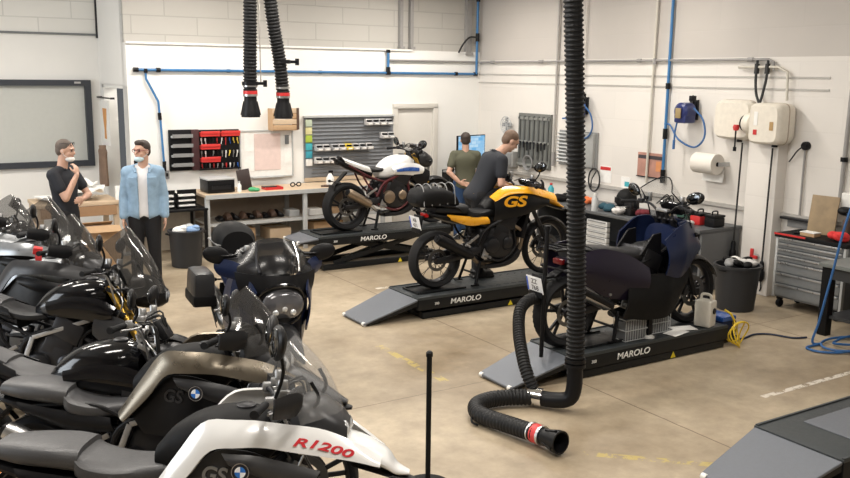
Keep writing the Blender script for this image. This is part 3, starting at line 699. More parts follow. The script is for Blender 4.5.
def mirror(parent, base, head, sc=1.0, yaw=0.0):
    m = MB(); b = Vector(base); h = Vector(head)
    m.tube([b, b.lerp(h, 0.5)+Vector((0.03, 0, 0.0)), h], 0.008, n=8)
    m.ell(h, (0.024*sc, 0.095*sc, 0.058*sc), n=18, m=12, rot=(0.25*(1 if h.y > 0 else -1), 0, yaw))
    o = m.build('mirror', BLACK, parent)
    g = MB(); g.ell(h+Vector((-0.013*sc, 0, 0)), (0.012*sc, 0.084*sc, 0.049*sc), n=18, m=8, rot=(0.25*(1 if h.y > 0 else -1), 0, yaw)); g.build('mirror_glass', MIRG, o)
    return o

def bike(label, loc, rot, S, group=None):
    g = lambda k, d=None: S.get(k, d)
    t = thing('motorcycle', label, 'motorcycle', loc, rot, group)
    sc = g('scale', 1.0); t.scale = (sc, sc, sc)
    wb = g('wb', 1.54); xr, xf = -wb/2, wb/2
    rr, rf = g('rr', 0.315), g('rf', 0.325)
    kind = g('kind', 'adventure'); naked = kind == 'naked'
    rimm = g('rim', DARKM); near = g('near', True)
    wheel(t, 'rear_wheel', xr, rr, g('wr', 0.165), rimm, g('spokes', 'cast'), g('knob', False), True, -0.07)
    wheel(t, 'front_wheel', xf, rf, g('wf', 0.12), rimm, g('spokes', 'cast'), g('knob', False), True, 0.075)
    # steering geometry
    hx, hz = xf-0.40, g('hz', 1.0)
    fork = g('fork', DARKM); tri = hz
    for s in (-1, 1):
        y = s*0.098
        m = MB(); m.cyl((xf-0.015, y, rf-0.02), (lerp(xf, hx, 0.42), y, lerp(rf, tri, 0.42)), 0.026, 0.029, n=14)
        m.box((xf+0.0, y, rf), (0.06, 0.05, 0.07), bev=0.01)
        f = m.build('fork_leg', BLACK if g('usd', True) else DARKM, t)
        m = MB(); m.cyl((lerp(xf, hx, 0.38), y, lerp(rf, tri, 0.38)), (hx-0.01, y, tri+0.03), 0.027 if g('usd', True) else 0.021, n=14)
        m.build('fork_tube', fork, f)
        m = MB(); m.box((xf-0.12, s*0.075, rf+0.02), (0.06, 0.035, 0.10), rot=(0, 0.5, 0), bev=0.01); m.build('brake_caliper', g('caliper', GOLD if g('fork') == GOLD else DARKM), f)
    m = MB(); m.box((hx+0.01, 0, tri), (0.075, 0.26, 0.032), rot=(0, 0.5, 0), bev=0.01).box((hx+0.09, 0, tri-0.17), (0.075, 0.26, 0.04), rot=(0, 0.5, 0), bev=0.01).cyl((hx-0.02, 0, tri+0.06), (hx+0.08, 0, tri-0.18), 0.03)
    for s in (-1, 1): m.cyl((hx-0.01, s*0.055, tri), (hx-0.035, s*0.055, tri+0.075), 0.018)
    m.build('triple_clamp', g('clamp', DARKM), t)
    # handlebar
    bz = tri+g('rise', 0.14); bx = hx-0.01; hwid = g('barw', 0.42)
    hb = MB(); hb.tube([(bx, 0, tri+0.07), (bx, 0.07*-1, tri+0.07), (bx-0.01, -0.17, bz-0.01), (bx-0.06, -0.3, bz), (bx-0.10, -hwid, bz-0.015)], 0.0125, n=10)
    hb.tube([(bx, 0, tri+0.07), (bx, 0.07, tri+0.07), (bx-0.01, 0.17, bz-0.01), (bx-0.06, 0.3, bz), (bx-0.10, hwid, bz-0.015)], 0.0125, n=10)
    bar = hb.build('handlebar', g('barm', DARKM), t)
    for s in (-1, 1):
        m = MB(); a = Vector((bx-0.06, s*0.3, bz)); b = Vector((bx-0.10, s*hwid, bz-0.015))
        m.tube([a, b], lambda q: 0.0175+0.0012*(int(q*12) % 2), n=12, smooth=False, per=12); m.cyl(b, b+(b-a).normalized()*0.025, 0.02); m.build('grip', RUBBER, bar)
        m = MB(); m.box((bx-0.035, s*0.255, bz+0.005), (0.05, 0.06, 0.045), bev=0.01).tube([(bx-0.02, s*0.25, bz), (bx+0.03, s*0.29, bz-0.005), (bx+0.005, s*0.36, bz-0.015), (bx-0.05, s*0.44, bz-0.02)], 0.007, n=6)
        m.box((bx+0.01, s*0.225, bz+0.035), (0.06, 0.045, 0.035), bev=0.008); m.build('lever', g('leverm', DARKM), bar)
        if g('handguard', kind == 'adventure'):
            m = MB(); m.strip([(bx-0.03, bz+0.045), (bx+0.06, bz+0.05), (bx+0.10, bz+0.03)], [(bx-0.035, bz-0.035), (bx+0.055, bz-0.05), (bx+0.09, bz-0.02)], lambda x: 0.25+(bx+0.10-x)*1.55, 0.008, side=s, bulge=0.02, nu=10, nv=5)
            m.build('hand_guard', g('guardm', BLACK), bar)
    for s in (-1, 1):
        m = MB(); m.lathe([(0, 0), (0.022, 0), (0.024, 0.03), (0.02, 0.038), (0, 0.038)], n=14, c=(bx+0.02, s*0.20, bz+0.055)); m.box((bx+0.02, s*0.2, bz+0.03), (0.03, 0.03, 0.05)); m.build('fluid_reservoir', g('clamp', ALU), bar)
    m = MB(); m.lathe([(0, 0), (0.02, 0), (0.02, 0.02), (0, 0.02)], n=14, c=(hx+0.03, 0, tri+0.03)).box((hx-0.015, 0, tri+0.085), (0.05, 0.14, 0.03), bev=0.008); m.build('bar_clamp', g('clamp', ALU), bar)
    # cables and hoses around the head
    m = MB()
    rs = random.Random(int(loc[1]*100))
    for k in range(5):
        y0 = rs.uniform(-0.25, 0.25)
        m.tube([(bx-0.02, y0, bz), (bx+0.12, y0*0.8, bz+0.02+rs.uniform(-0.03, 0.05)), (hx+0.10, y0*0.5, tri-0.12), (hx-0.05, rs.uniform(-0.08, 0.08), tri-0.25)], 0.006, n=6)
    m.build('control_cables', CABLE, t)
    if g('mirrors', True):
        mh = g('mirh', 0.20)
        for s in (-1, 1): mirror(t, (bx-0.02, s*0.27, bz+0.01), (bx-0.01, s*g('miry', 0.38), bz+mh), g('mirs', 1.0), yaw=-0.15*s)
    # instruments
    m = MB(); m.box((hx+0.10, 0, tri+0.10), (0.05, 0.24, 0.13), rot=(0, -0.55, 0), bev=0.02); ins = m.build('instrument_panel', BLACK, t)
    m = MB(); m.box((hx+0.073, 0, tri+0.117), (0.004, 0.20, 0.09), rot=(0, -0.55, 0)); m.build('display', mat('display_glass', (0.03, 0.035, 0.045), 0.08, coat=1, var=0), ins)
    # headlamp and front cowl
    m = MB(); hlx = g('hlx', xf-0.22); hlz = g('hlz', 1.01 if kind == 'adventure' else 0.93)
    m.body([(hlx-0.10, hlz-0.09, hlz+0.13, 0.13), (hlx, hlz-0.11, hlz+0.14, 0.16), (hlx+0.10, hlz-0.10, hlz+0.08, 0.135), (hlx+0.15, hlz-0.07, hlz+0.03, 0.09)], n=20, e=2.6, per=4)
    hl = m.build('headlamp_cowl', g('cowlm', GREYB), t)
    m = MB(); m.ell((hlx+0.10, -0.052, hlz-0.01), (0.062, 0.055, 0.062)); m.build('headlamp', LENS, hl)
    m = MB(); m.ell((hlx+0.10, 0.052, hlz-0.01), (0.062, 0.055, 0.062)); m.build('headlamp', LENS, hl)
    # windscreen
    ws = g('screen', SMOKE)
    if ws:
        x0, z0, x1, z1, w0, w1 = g('scr', (hlx+0.12, hlz+0.08, hlx-0.10, hlz+0.42, 0.18, 0.13))
        def fn(u, v):
            a = (u-0.5)*2; wid = lerp(w0, w1, v**1.6); cx = lerp(x0, x1, v)-0.04*math.sin(PI*v)*-1
            return (cx-0.16*a*a*(1-0.2*v), wid*a*1.15, lerp(z0, z1, v)-0.10*a*a*v-0.02*a*a)
        m = MB(); m.grid(fn, 16, 12, 0.004); sc_ = m.build('windscreen', ws, t)
        if g('screen_edge'):
            m = MB(); m.tube([fn(0, v/8) for v in range(9)]+[fn(u/8, 1) for u in range(1, 9)]+[fn(1, 1-v/8) for v in range(1, 9)], 0.006, n=6, smooth=False); m.build('screen_edge', BLACK, sc_)
        for s in (-1, 1):
            m = MB(); m.tube([(hx+0.08, s*0.10, tri+0.02), (x0-0.10, s*0.11, z0+0.06), (lerp(x0, x1, 0.45)-0.03, s*0.12, lerp(z0, z1, 0.45))], 0.009, n=6); m.build('screen_bracket', BLACK, sc_)
    # front mudguard
    m = MB()
    def mg(u, v):
        a = lerp(R(g('mg0', 20)), R(g('mg1', 150)), u); y = (v-0.5)*2
        q = rf+0.03-0.035*y*y
        return (xf+q*math.cos(a), y*0.085, rf+q*math.sin(a))
    m.grid(mg, 16, 8, 0.005); m.build('front_mudguard', g('mudm', BLACK), t)
    if kind == 'adventure':
        bl = g('beakl', 0.26); m = MB()
        m.body([(hlx-0.06, 0.90, 0.98, 0.17), (hlx+0.06, 0.89, 0.98, 0.155), (xf-0.02, 0.87, 0.955, 0.13), (xf+0.10, 0.825, 0.895, 0.10), (xf+bl-0.06, 0.79, 0.835, 0.06), (xf+bl, 0.785, 0.803, 0.025)], n=20, e=2.3, per=4)
        bk = m.build('beak', g('beakm', BLACK), t)
        m = MB(); m.body([(xf-0.05, 0.84, 0.87, 0.10), (xf+0.08, 0.80, 0.825, 0.085), (xf+bl-0.03, 0.755, 0.785, 0.05), (xf+bl+0.025, 0.75, 0.77, 0.022)], n=16, per=3); m.build('beak_underside', BLACK, bk)
    # tank
    tk = g('tank', (0.30, 1.09 if kind == 'adventure' else 1.05)); m = MB(); tx = hx-0.02
    tzt = tk[1]; tw = tk[0]/2
    m.body([(tx+0.02, tzt-0.20, tzt-0.05, tw*0.62), (tx-0.07, tzt-0.28, tzt-0.005, tw*0.95), (tx-0.20, tzt-0.30, tzt, tw*1.08), (tx-0.34, tzt-0.32, tzt-0.03, tw*0.98), (tx-0.46, tzt-0.32, tzt-0.10, tw*0.70), (tx-0.54, tzt-0.30, tzt-0.19, tw*0.48)], n=24, e=2.5, per=5)
    tank = m.build('fuel_tank', g('tankm', GLOSSK), t)
    m = MB(); m.lathe([(0, tzt-0.02), (0.045, tzt-0.02), (0.045, tzt+0.006), (0.035, tzt+0.012), (0, tzt+0.012)], n=24, c=(tx-0.13, 0, 0)); m.build('filler_cap', g('capm', DARKM), tank)
    # flank covers
    if kind == 'adventure' and g('flank') != 'none':
        for s in (-1, 1):
            fs = g('fshift', 0.0); FU = [(-0.27+fs, 0.72), (-0.12+fs, 0.93), (0.0+fs, 1.075), (0.14+fs, 1.095), (0.36, 1.09), (0.58, 1.04), (xf-0.04, 0.965), (xf+0.08, 0.885)]; FL = [(-0.22+fs, 0.69), (-0.07+fs, 0.84), (0.04+fs, 0.97), (0.16+fs, 0.995), (0.38, 0.995), (0.56, 0.945), (xf-0.04, 0.90), (xf+0.08, 0.86)]
            yf = lambda x: 0.205+0.07*math.exp(-((x-0.28)/0.25)**2)
            m = MB(); m.strip(FU, FL, lambda x: yf(x)-0.085*max(0, (x-0.45)/0.35), 0.012, side=s, bulge=0.012, nu=32, nv=7, yslope=0.055)
            fl = m.build('flank_cover', g('flankm', GREYB), t)
            m = MB(); m.strip([(-0.19+fs, 0.72), (-0.05+fs, 0.87), (0.06+fs, 0.96), (0.2+fs, 0.965), (0.40, 0.92)], [(-0.12+fs, 0.62), (0.05+fs*0.5, 0.62), (0.18, 0.64), (0.30, 0.72), (0.40, 0.82)], lambda x: yf(x)-0.022, 0.010, side=s, bulge=0.01, nu=20, nv=6)
            lp = m.build('lower_cover', g('lowerm', GREYB), t)
            if g('text'):
                o = text('embossed_letters', g('text'), g('textsz', 0.10), g('textm', SILVB), lp, (0, 0, 0), (0, 0, 0), ext=0.003, shear=0.25, bold=0.002)
                tp = g('textp', (0.05, 0.86))
                for v in o.data.vertices:
                    x = tp[0]+v.co.x*(1 if s < 0 else -1); v.co = Vector((x, s*(yf(x)-0.001+v.co.z), tp[1]+v.co.y))
            m = MB(); m.strip([(0.06+fs*1.3, 0.955), (0.22+fs, 0.955), (0.42, 0.93), (0.60, 0.87)], [(0.12+fs*1.3, 0.91), (0.25+fs, 0.87), (0.42, 0.83), (0.56, 0.82)], lambda x: yf(x)+0.012, 0.010, side=s, bulge=0.02, nu=16, nv=5)
            ap = m.build('air_scoop', g('scoopm', GREYB), t)
            if g('badge', True): roundel(ap, (0.27, s*(yf(0.27)+0.047), 0.895), g('badger', 0.04), (0.0, s, 0.12))
            if g('beaktext'):
                o = text('red_letters', g('beaktext'), 0.045, REDTX, fl, (0, 0, 0), (0, 0, 0), ext=0.0015, shear=0.35, width=2.1, bold=0.001)
                itp = lambda P, x: next(lerp(P[k][1], P[k+1][1], (x-P[k][0])/(P[k+1][0]-P[k][0])) for k in range(len(P)-1) if x <= P[k+1][0] or k == len(P)-2)
                for v in o.data.vertices:
                    x = 0.605-s*v.co.x if s > 0 else 0.605+v.co.x
                    zc = (itp(FU, x)+itp(FL, x))/2
                    yy = yf(x)-0.085*max(0, (x-0.45)/0.35)+0.012-0.055*v.co.y/0.10
                    v.co = Vector((x, s*(yy+0.019+v.co.z), zc+v.co.y))
    elif naked:
        for s in (-1, 1):
            m = MB(); m.strip([(tx-0.40, tzt-0.16), (tx-0.2, tzt-0.11), (tx, tzt-0.12), (tx+0.13, tzt-0.18)], [(tx-0.36, tzt-0.25), (tx-0.2, tzt-0.26), (tx, tzt-0.28), (tx+0.10, tzt-0.26)], lambda x: tw*1.06, 0.01, side=s, bulge=0.03, nu=16, nv=6)
            sp = m.build('side_cover', g('flankm', GREYB), t)
            if g('stripe'):
                m = MB(); m.strip([(tx-0.34, tzt-0.185), (tx-0.15, tzt-0.16), (tx+0.03, tzt-0.175)], [(tx-0.33, tzt-0.215), (tx-0.15, tzt-0.215), (tx+0.03, tzt-0.225)], lambda x: tw*1.06+0.042, 0.006, side=s, bulge=0.006, nu=10, nv=3); m.build('blue_stripe', g('stripe'), sp)
            m = MB(); m.strip([(tx-0.02, 0.86), (tx+0.14, 0.83), (tx+0.24, 0.78)], [(tx-0.05, 0.70), (tx+0.08, 0.60), (tx+0.2, 0.62)], lambda x: 0.17, 0.01, side=s, bulge=0.03, nu=12, nv=6); m.build('radiator_shroud', g('scoopm', GREYB), t)
    # seat
    sz = g('seatz', 0.83); m = MB(); sx = tx-0.46-(0.0 if naked else g('sback', 0.10))
    if naked: secs = [(sx+0.10, sz-0.05, sz+0.02, 0.08), (sx-0.08, sz-0.07, sz-0.005, 0.13), (sx-0.22, sz-0.06, sz+0.01, 0.14), (sx-0.33, sz-0.03, sz+0.05, 0.115), (sx-0.36, sz, sz+0.07, 0.10)]
    else: secs = [(sx+0.26, sz-0.06, sz+0.035, 0.07), (sx+0.14, sz-0.08, sz+0.015, 0.09), (sx+0.02, sz-0.09, sz+0.005, 0.12), (sx-0.14, sz-0.10, sz-0.005, 0.155), (sx-0.27, sz-0.09, sz+0.02, 0.165), (sx-0.32, sz-0.07, sz+0.055, 0.155)]
    m.body(secs, n=20, e=3.2, per=5); m.build('rider_seat', g('seatm', SEATK), t)
    m = MB()
    if naked: m.body([(sx-0.34, sz+0.0, sz+0.075, 0.10), (sx-0.50, sz+0.06, sz+0.13, 0.085), (sx-0.66, sz+0.13, sz+0.18, 0.05)], n=16, e=2.6, per=4); m.build('pillion_seat', g('pseatm', SEATK), t)
    else:
        m.body([(sx-0.31, sz-0.05, sz+0.075, 0.145), (sx-0.42, sz-0.03, sz+0.085, 0.16), (sx-0.58, sz-0.02, sz+0.085, 0.145), (sx-0.72, sz-0.0, sz+0.075, 0.11)], n=20, e=3.2, per=5); m.build('pillion_seat', g('pseatm', g('seatm', SEATK)), t)
    # tail
    m = MB()
    if naked:
        m.body([(sx-0.20, sz-0.13, sz-0.02, 0.13), (sx-0.42, sz-0.06, sz+0.06, 0.115), (sx-0.62, sz+0.03, sz+0.12, 0.075), (sx-0.72, sz+0.10, sz+0.15, 0.04)], n=16, e=2.6, per=4)
        tl = m.build('tail_unit', g('tailm', BLACK), t)
        for s in (-1, 1):
            m = MB(); m.strip([(sx-0.26, sz+0.02), (sx-0.45, sz+0.09), (sx-0.64, sz+0.16)], [(sx-0.22, sz-0.06), (sx-0.42, sz+0.0), (sx-0.60, sz+0.09)], lambda x: 0.132+(x-(sx-0.26))*0.15, 0.006, side=s, nu=12, nv=4); m.build('tail_cover', g('tailc', BLACK), tl)
        ex = sx-0.60
    else:
        m.body([(sx-0.15, sz-0.20, sz-0.08, 0.13), (sx-0.45, sz-0.14, sz-0.03, 0.14), (sx-0.70, sz-0.06, sz+0.0, 0.11), (sx-0.78, sz-0.03, sz+0.02, 0.07)], n=16, e=2.6, per=4)
        tl = m.build('tail_unit', g('tailm', BLACK), t)
        for s in (-1, 1):
            m = MB(); m.strip([(sx-0.05, sz-0.08), (sx-0.3, sz-0.055), (sx-0.6, sz-0.015)], [(sx-0.02, sz-0.16), (sx-0.3, sz-0.16), (sx-0.55, sz-0.08)], 0.15, 0.01, side=s, bulge=0.02, nu=14, nv=5); m.build('tail_cover', g('tailc', BLACK), tl)
        m = MB()
        for s in (-1, 1): m.tube([(sx-0.40, s*0.15, sz+0.0), (sx-0.50, s*0.165, sz+0.06), (sx-0.75, s*0.15, sz+0.10), (sx-0.93, s*0.10, sz+0.10)], 0.011, n=8)
        for k in range(3): m.tube([(sx-0.74-k*0.08, -0.14+k*0.015, sz+0.10), (sx-0.74-k*0.08, 0.14-k*0.015, sz+0.10)], 0.008, n=6, smooth=False)
        if g('rack', True): m.build('luggage_rack', g('rackm', BLACK), t)
        ex = sx-0.72
    m = MB(); m.box((ex-0.08, 0, sz-0.02+(0.1 if naked else 0)), (0.04, 0.12, 0.05), bev=0.012); m.build('tail_lamp', g('taillm', REDL), t)
    # rear mudguard, plate, indicators
    pz = sz-0.27+g('pup', 0)
    m = MB(); m.bar((ex+0.05, 0, sz-0.05), (ex-0.16, 0, pz+0.02), 0.10, 0.02, bev=0.005).bar((ex-0.155-g('pback', 0), 0, pz+0.05), (ex-0.19-g('pback', 0), 0, pz-0.14), 0.18, 0.012, bev=0.004).bar((ex-0.1, 0, pz+0.03), (ex-0.16-g('pback', 0), 0, pz+0.02), 0.08, 0.02, bev=0.004); m.build('rear_mudguard', BLACK, t)
    if g('plate'): plate(t, (ex-0.20-g('pback', 0), 0, pz-0.03), (0, R(-14), 0), *g('plate'))
    for s in (-1, 1):
        m = MB(); m.tube([(ex-0.12, 0, pz+0.09), (ex-0.12, s*0.13, pz+0.09)], 0.008, n=6, smooth=False).ell((ex-0.12, s*0.155, pz+0.09), (0.022, 0.035, 0.02)); m.build('indicator', ORANGE if g('orange', True) else BLACK, t)
        if kind == 'adventure': continue
        m = MB(); m.tube([(hlx, s*0.14, hlz), (hlx, s*0.22, hlz)], 0.009, n=6, smooth=False).ell((hlx, s*0.24, hlz), (0.024, 0.035, 0.022)); m.build('indicator', ORANGE if g('front_orange', False) else BLACK, t)
    # engine
    m = MB(); em = g('enginem', DARKM)
    m.body([(-0.26, 0.36, 0.66, 0.13), (-0.10, 0.27, 0.70, 0.165), (0.08, 0.25, 0.66, 0.175), (0.22, 0.30, 0.60, 0.14), (0.27, 0.36, 0.54, 0.11)], n=20, e=4, per=3)
    for k in range(4): m.lathe([(0, -0.19+0.38*(k % 2)), (0.075-0.01*k, -0.19+0.38*(k % 2)), (0.085-0.01*k, -0.17+0.34*(k % 2)), (0.085, 0)], n=20, c=(-0.14+0.22*(k//2), 0, 0.44), axis='Y')
    eng = m.build('engine', em, t)
    if g('boxer', kind == 'adventure'):
        for s in (-1, 1):
            m = MB(); old = m.M; m.M = Matrix.Rotation(R(90)*s, 4, 'Z')
            m.body([(0.13, 0.37, 0.55, 0.085), (0.20, 0.36, 0.56, 0.095), (0.30, 0.35, 0.57, 0.10), (0.345, 0.38, 0.54, 0.085)], n=16, e=3.5, per=3, yc=-0.13*s)
            for k in range(4): m.box((0.17+k*0.028, -0.13*s, 0.46), (0.008, 0.21, 0.23), bev=0.003)
            m.build('cylinder_head', g('headm', ALU), eng)
    else:
        m = MB(); m.box((0.10, 0, 0.72), (0.24, 0.36, 0.17), rot=(0, 0.45, 0), bev=0.03).box((0.02, 0, 0.60), (0.22, 0.34, 0.18), rot=(0, 0.45, 0), bev=0.02); m.build('cylinder_head', g('headm', DARKM), eng)
        m = MB()
        m.lathe([(0, -0.205), (0.06, -0.205), (0.085, -0.195), (0.095, -0.16), (0.095, -0.12)], n=26, c=(-0.12, 0, 0.45), axis='Y'); m.lathe([(0, -0.205), (0.045, -0.205), (0.065, -0.19), (0.07, -0.12)], n=24, c=(0.09, 0, 0.47), axis='Y'); m.build('engine_cover', g('coverm', COPPER), eng)
        for k in range(4):
            y = -0.12+k*0.08; m = MB()
            m.tube([(0.20, y, 0.66), (0.34, y, 0.55), (0.30, y*0.8, 0.32), (0.1, y*0.5-0.02, 0.22), (-0.15, -0.06, 0.22)], 0.021, n=8); m.build('exhaust_header', g('headerm', EXHB), eng)
        m = MB(); m.box((0.36, 0, 0.66), (0.05, 0.34, 0.34), rot=(0, 0.25, 0), bev=0.01); m.build('radiator', BLACK, t)
    m = MB(); m.body([(-0.15, 0.16, 0.22, 0.12), (0.1, 0.17, 0.25, 0.15), (0.28, 0.22, 0.36, 0.13), (0.36, 0.33, 0.42, 0.11)], n=16, e=4, per=3); m.build('belly_pan', g('bellym', DARKM), t)
    # frame
    fm = g('framem', BLACK); m = MB()
    for s in (-1, 1):
        m.tube([(hx+0.04, s*0.05, tri-0.12), (hx-0.10, s*0.14, 0.80), (-0.18, s*0.17, 0.66), (-0.30, s*0.14, 0.46)], 0.02, n=8)
        m.tube([(hx+0.06, s*0.05, tri-0.20), (0.20, s*0.15, 0.66), (0.22, s*0.15, 0.40), (0.0, s*0.15, 0.26), (-0.28, s*0.14, 0.36)], 0.016, n=8)
        m.tube([(-0.16, s*0.15, 0.66), (-0.40, s*0.13, 0.74), (sx-0.55, s*0.10, sz-0.05+(0.1 if naked else 0))], 0.014, n=8)
        m.tube([(-0.28, s*0.14, 0.48), (-0.42, s*0.13, 0.62), (sx-0.35, s*0.11, sz-0.08)], 0.014, n=8)
        m.tube([(hx-0.05, s*0.12, 0.83), (0.06, s*0.16, 0.60), (-0.12, s*0.16, 0.70), (-0.2, s*0.15, 0.52)], 0.011, n=6, smooth=False)
    m.build('frame', fm, t)
    # swingarm and shock, chain cover
    m = MB()
    for s in (-1, 1): m.body([(xr-0.05, rr-0.03, rr+0.03, 0.018), (xr+0.1, rr-0.03, rr+0.05, 0.024), (xr+0.3, rr, rr+0.09, 0.028), (-0.26, 0.36, 0.46, 0.03)], n=12, e=3.5, per=3, yc=s*0.115)
    m.box((-0.36, 0, 0.40), (0.10, 0.22, 0.08), bev=0.015); m.build('swingarm', g('swingm', DARKM), t)
    m = MB(); m.cyl((-0.38, 0, 0.42), (-0.27, 0, 0.70), 0.026)
    m.tube([(lerp(-0.37, -0.28, q/40)+0.04*math.cos(q*0.9), 0.04*math.sin(q*0.9), lerp(0.45, 0.67, q/40)) for q in range(41)], 0.007, n=6, smooth=False); m.build('rear_shock', g('shockm', DARKM), t)
    # exhaust silencer
    if g('silencer', True):
        es = g('exside', -1); m = MB(); p0 = Vector((-0.42, es*0.17, 0.36)); p1 = Vector((xr-0.06, es*0.20, 0.56)) if naked else Vector((xr-0.10, es*0.21, 0.60))
        d = (p1-p0); 
        m.tube([p0, p0+d*0.08, p0+d*0.9, p1], [0.045, 0.062, 0.062, 0.05], n=18, smooth=False)
        sl = m.build('silencer', g('silm', STEEL), t)
        m = MB(); m.cyl(p1-d*0.03, p1+d*0.03, 0.052, 0.045).cyl(p1+d*0.03, p1+d*0.05, 0.025); m.build('end_cap', BLACK, sl)
        m = MB(); m.tube([(-0.15, -0.06, 0.22), (-0.30, es*0.12, 0.27), tuple(p0)], 0.024, n=8); m.build('link_pipe', g('headerm', EXHB), sl)
        m = MB(); m.strip([tuple((p0+d*q).xz+Vector((0, 0.035))) for q in (0.05, 0.5, 0.85)], [tuple((p0+d*q).xz-Vector((0, 0.03))) for q in (0.05, 0.5, 0.85)], 0.255 if not naked else 0.232, 0.005, side=es, bulge=0.012, nu=8, nv=4); m.build('heat_shield', g('shieldm', BLACK), sl)
    # pegs, levers, stand
    for s in (-1, 1):
        m = MB(); m.cyl((-0.22, s*0.16, 0.34), (-0.24, s*0.30, 0.345), 0.014).box((-0.20, s*0.16, 0.38), (0.08, 0.015, 0.16), rot=(0, 0.4, 0), bev=0.005); m.build('foot_peg', ALU, t)
        m = MB(); m.cyl((-0.48, s*0.16, 0.48), (-0.50, s*0.27, 0.49), 0.012).bar((-0.30, s*0.15, 0.58), (-0.48, s*0.16, 0.48), 0.012, 0.03, bev=0.003); m.build('pillion_peg', ALU, t)
    if g('stand', 'side') == 'side':
        m = MB(); m.bar((-0.12, 0.16, 0.30), (-0.10, 0.31, 0.03), 0.03, 0.025, bev=0.005).box((-0.10, 0.32, 0.017), (0.09, 0.05, 0.012), bev=0.004); m.build('side_stand', DARKM, t)
    elif g('stand') == 'centre':
        for s in (-1, 1):
            m = MB(); m.bar((-0.26, s*0.13, 0.28), (-0.34, s*0.17, 0.02), 0.03, 0.03, bev=0.005).box((-0.35, s*0.17, 0.012), (0.10, 0.035, 0.016), bev=0.004); m.build('centre_stand', BLACK, t)
        m = MB(); m.cyl((-0.30, -0.15, 0.13), (-0.30, 0.15, 0.13), 0.012); m.build('stand_crossbar', BLACK, t)
    # bars turned to the left
    if g('steer'):
        ax = Vector((hx-xf, 0, tri-rf)).normalized(); pv = Vector((hx, 0, tri))
        Ms = Matrix.Translation(pv) @ Matrix.Rotation(R(g('steer')), 4, ax) @ Matrix.Translation(-pv)
        for c in t.children:
            if c.name.split('.')[0] in ('front_wheel', 'fork_leg', 'handlebar', 'mirror', 'front_mudguard', 'triple_clamp') or (naked and c.name.split('.')[0] in ('instrument_panel', 'headlamp_cowl')):
                c.matrix_local = Ms
    # small bright fittings: brake lines, bolts and cover screws
    if group:
        rs = random.Random(int(loc[1]*37)); 
        for s in (-1, 1):
            m = MB(); m.tube([(hx+0.02, s*0.07, tri+0.06), (hx+0.14, s*0.13, tri-0.06), (hx+0.10, s*0.15, tri-0.25), (xf-0.10, s*0.10, rf+0.16)], 0.0055, n=6); m.build('brake_line', STEEL, t)
            m = MB(); m.bar((hx-0.10, s*0.165, 0.80), (-0.16, s*0.185, 0.66), 0.012, 0.03, bev=0.003).bar((-0.16, s*0.185, 0.66), (-0.26, s*0.18, 0.40), 0.012, 0.035, bev=0.003); m.build('frame_plate', ALU, t)
            m = MB(); m.tube([(bx-0.05, s*0.235, bz-0.02), (bx+0.02, s*0.22, bz-0.05), (hx+0.05, s*0.12, tri-0.10)], 0.007, n=6); m.build('switch_lead', ALU, bar)
    # crash bars
    if g('crash', kind == 'adventure'):
        for s in (-1, 1):
            m = MB(); m.tube([(0.24, s*0.13, 0.34), (0.34, s*0.36, 0.42), (0.30, s*0.36, 0.58), (0.36, s*0.22, 0.72), (0.42, s*0.12, 0.82)], 0.0125, n=8); m.tube([(0.30, s*0.36, 0.50), (0.05, s*0.36, 0.52), (-0.05, s*0.18, 0.5)], 0.0125, n=8); m.build('crash_bar', g('crashm', BLACK), t)
    if g('pannier'):
        for s in g('pannier'):
            m = MB(); m.box((xr-0.02, s*0.33, 0.66), (0.42, 0.20, 0.30), bev=0.05, taper=0.94); pn = m.build('pannier', g('pannm', GREYB), t)
            m = MB(); m.box((xr-0.02, s*0.33, 0.55), (0.43, 0.21, 0.10), bev=0.02); m.build('pannier_base', MATTE, pn)
    if g('topcase'):
        m = MB(); m.body([(xr-0.40, 0.92, 1.15, 0.14), (xr-0.30, 0.87, 1.21, 0.18), (xr-0.08, 0.86, 1.22, 0.19), (xr+0.02, 0.90, 1.16, 0.15)], n=28, e=2.15, per=3); tc = m.build('top_case', MATTE, t)
        m = MB(); m.box((xr-0.2, 0, 1.03), (0.42, 0.385, 0.012), bev=0.003); m.build('case_seam', GREYP, tc)
    return t
HD = R(-38); LEAN = -0.07
row = 'motorcycles parked in the row at the left'
B_WHITE = bike('white adventure motorcycle with red lettering along its beak, nearest in the parked row', (1.17, 3.80, 0), (LEAN, 0, R(-34.5)),
     dict(flankm=WHITEB, beakm=WHITEB, tankm=MATTE, seatm=SEATSHEEN, beaktext='R1200', beakl=0.21, text='GS', textm=SILVB, fork=DARKM, clamp=ALU, leverm=ALU, screen=CLEARS, fshift=0.09, sback=0.10, seatz=0.83, textp=(0.13, 0.85), rack=False, lowerm=GREYB, scoopm=mat('bike_dark_scoop', (0.035, 0.035, 0.037), 0.4), mirh=0.27, mirs=1.3, miry=0.36, steer=16), row)
B2 = bike('black adventure motorcycle with bronze flank covers and sheen-grey seat, next behind the white one', (1.33, 4.83, 0), (LEAN, 0, HD),
     dict(flankm=BRONZ, beakm=GREYB, tankm=MATTE, seatm=SEATSHEEN, fshift=0.05, textp=(0.11, 0.85), sback=0.13, seatz=0.76, rack=False, lowerm=BLACK, text='GS', textm=GREYB, screen=SMOKE, scoopm=GREYB, mirh=0.19, steer=16), row)
B3 = bike('glossy black motorcycle with rounded tank and low sheen-grey seat, third in the parked row', (0.98, 5.35, 0), (LEAN, 0, HD),
     dict(kind='naked', tankm=GLOSSK, flankm=GLOSSK, seatm=SEATSHEEN, pseatm=SEATSHEEN, tank=(0.34, 1.03), screen=None, handguard=False, boxer=False, clamp=ALU, leverm=ALU, barm=STEEL, fork=DARKM, coverm=DARKM, headerm=DARKM, mirh=0.15, hlz=0.88, steer=16), row)
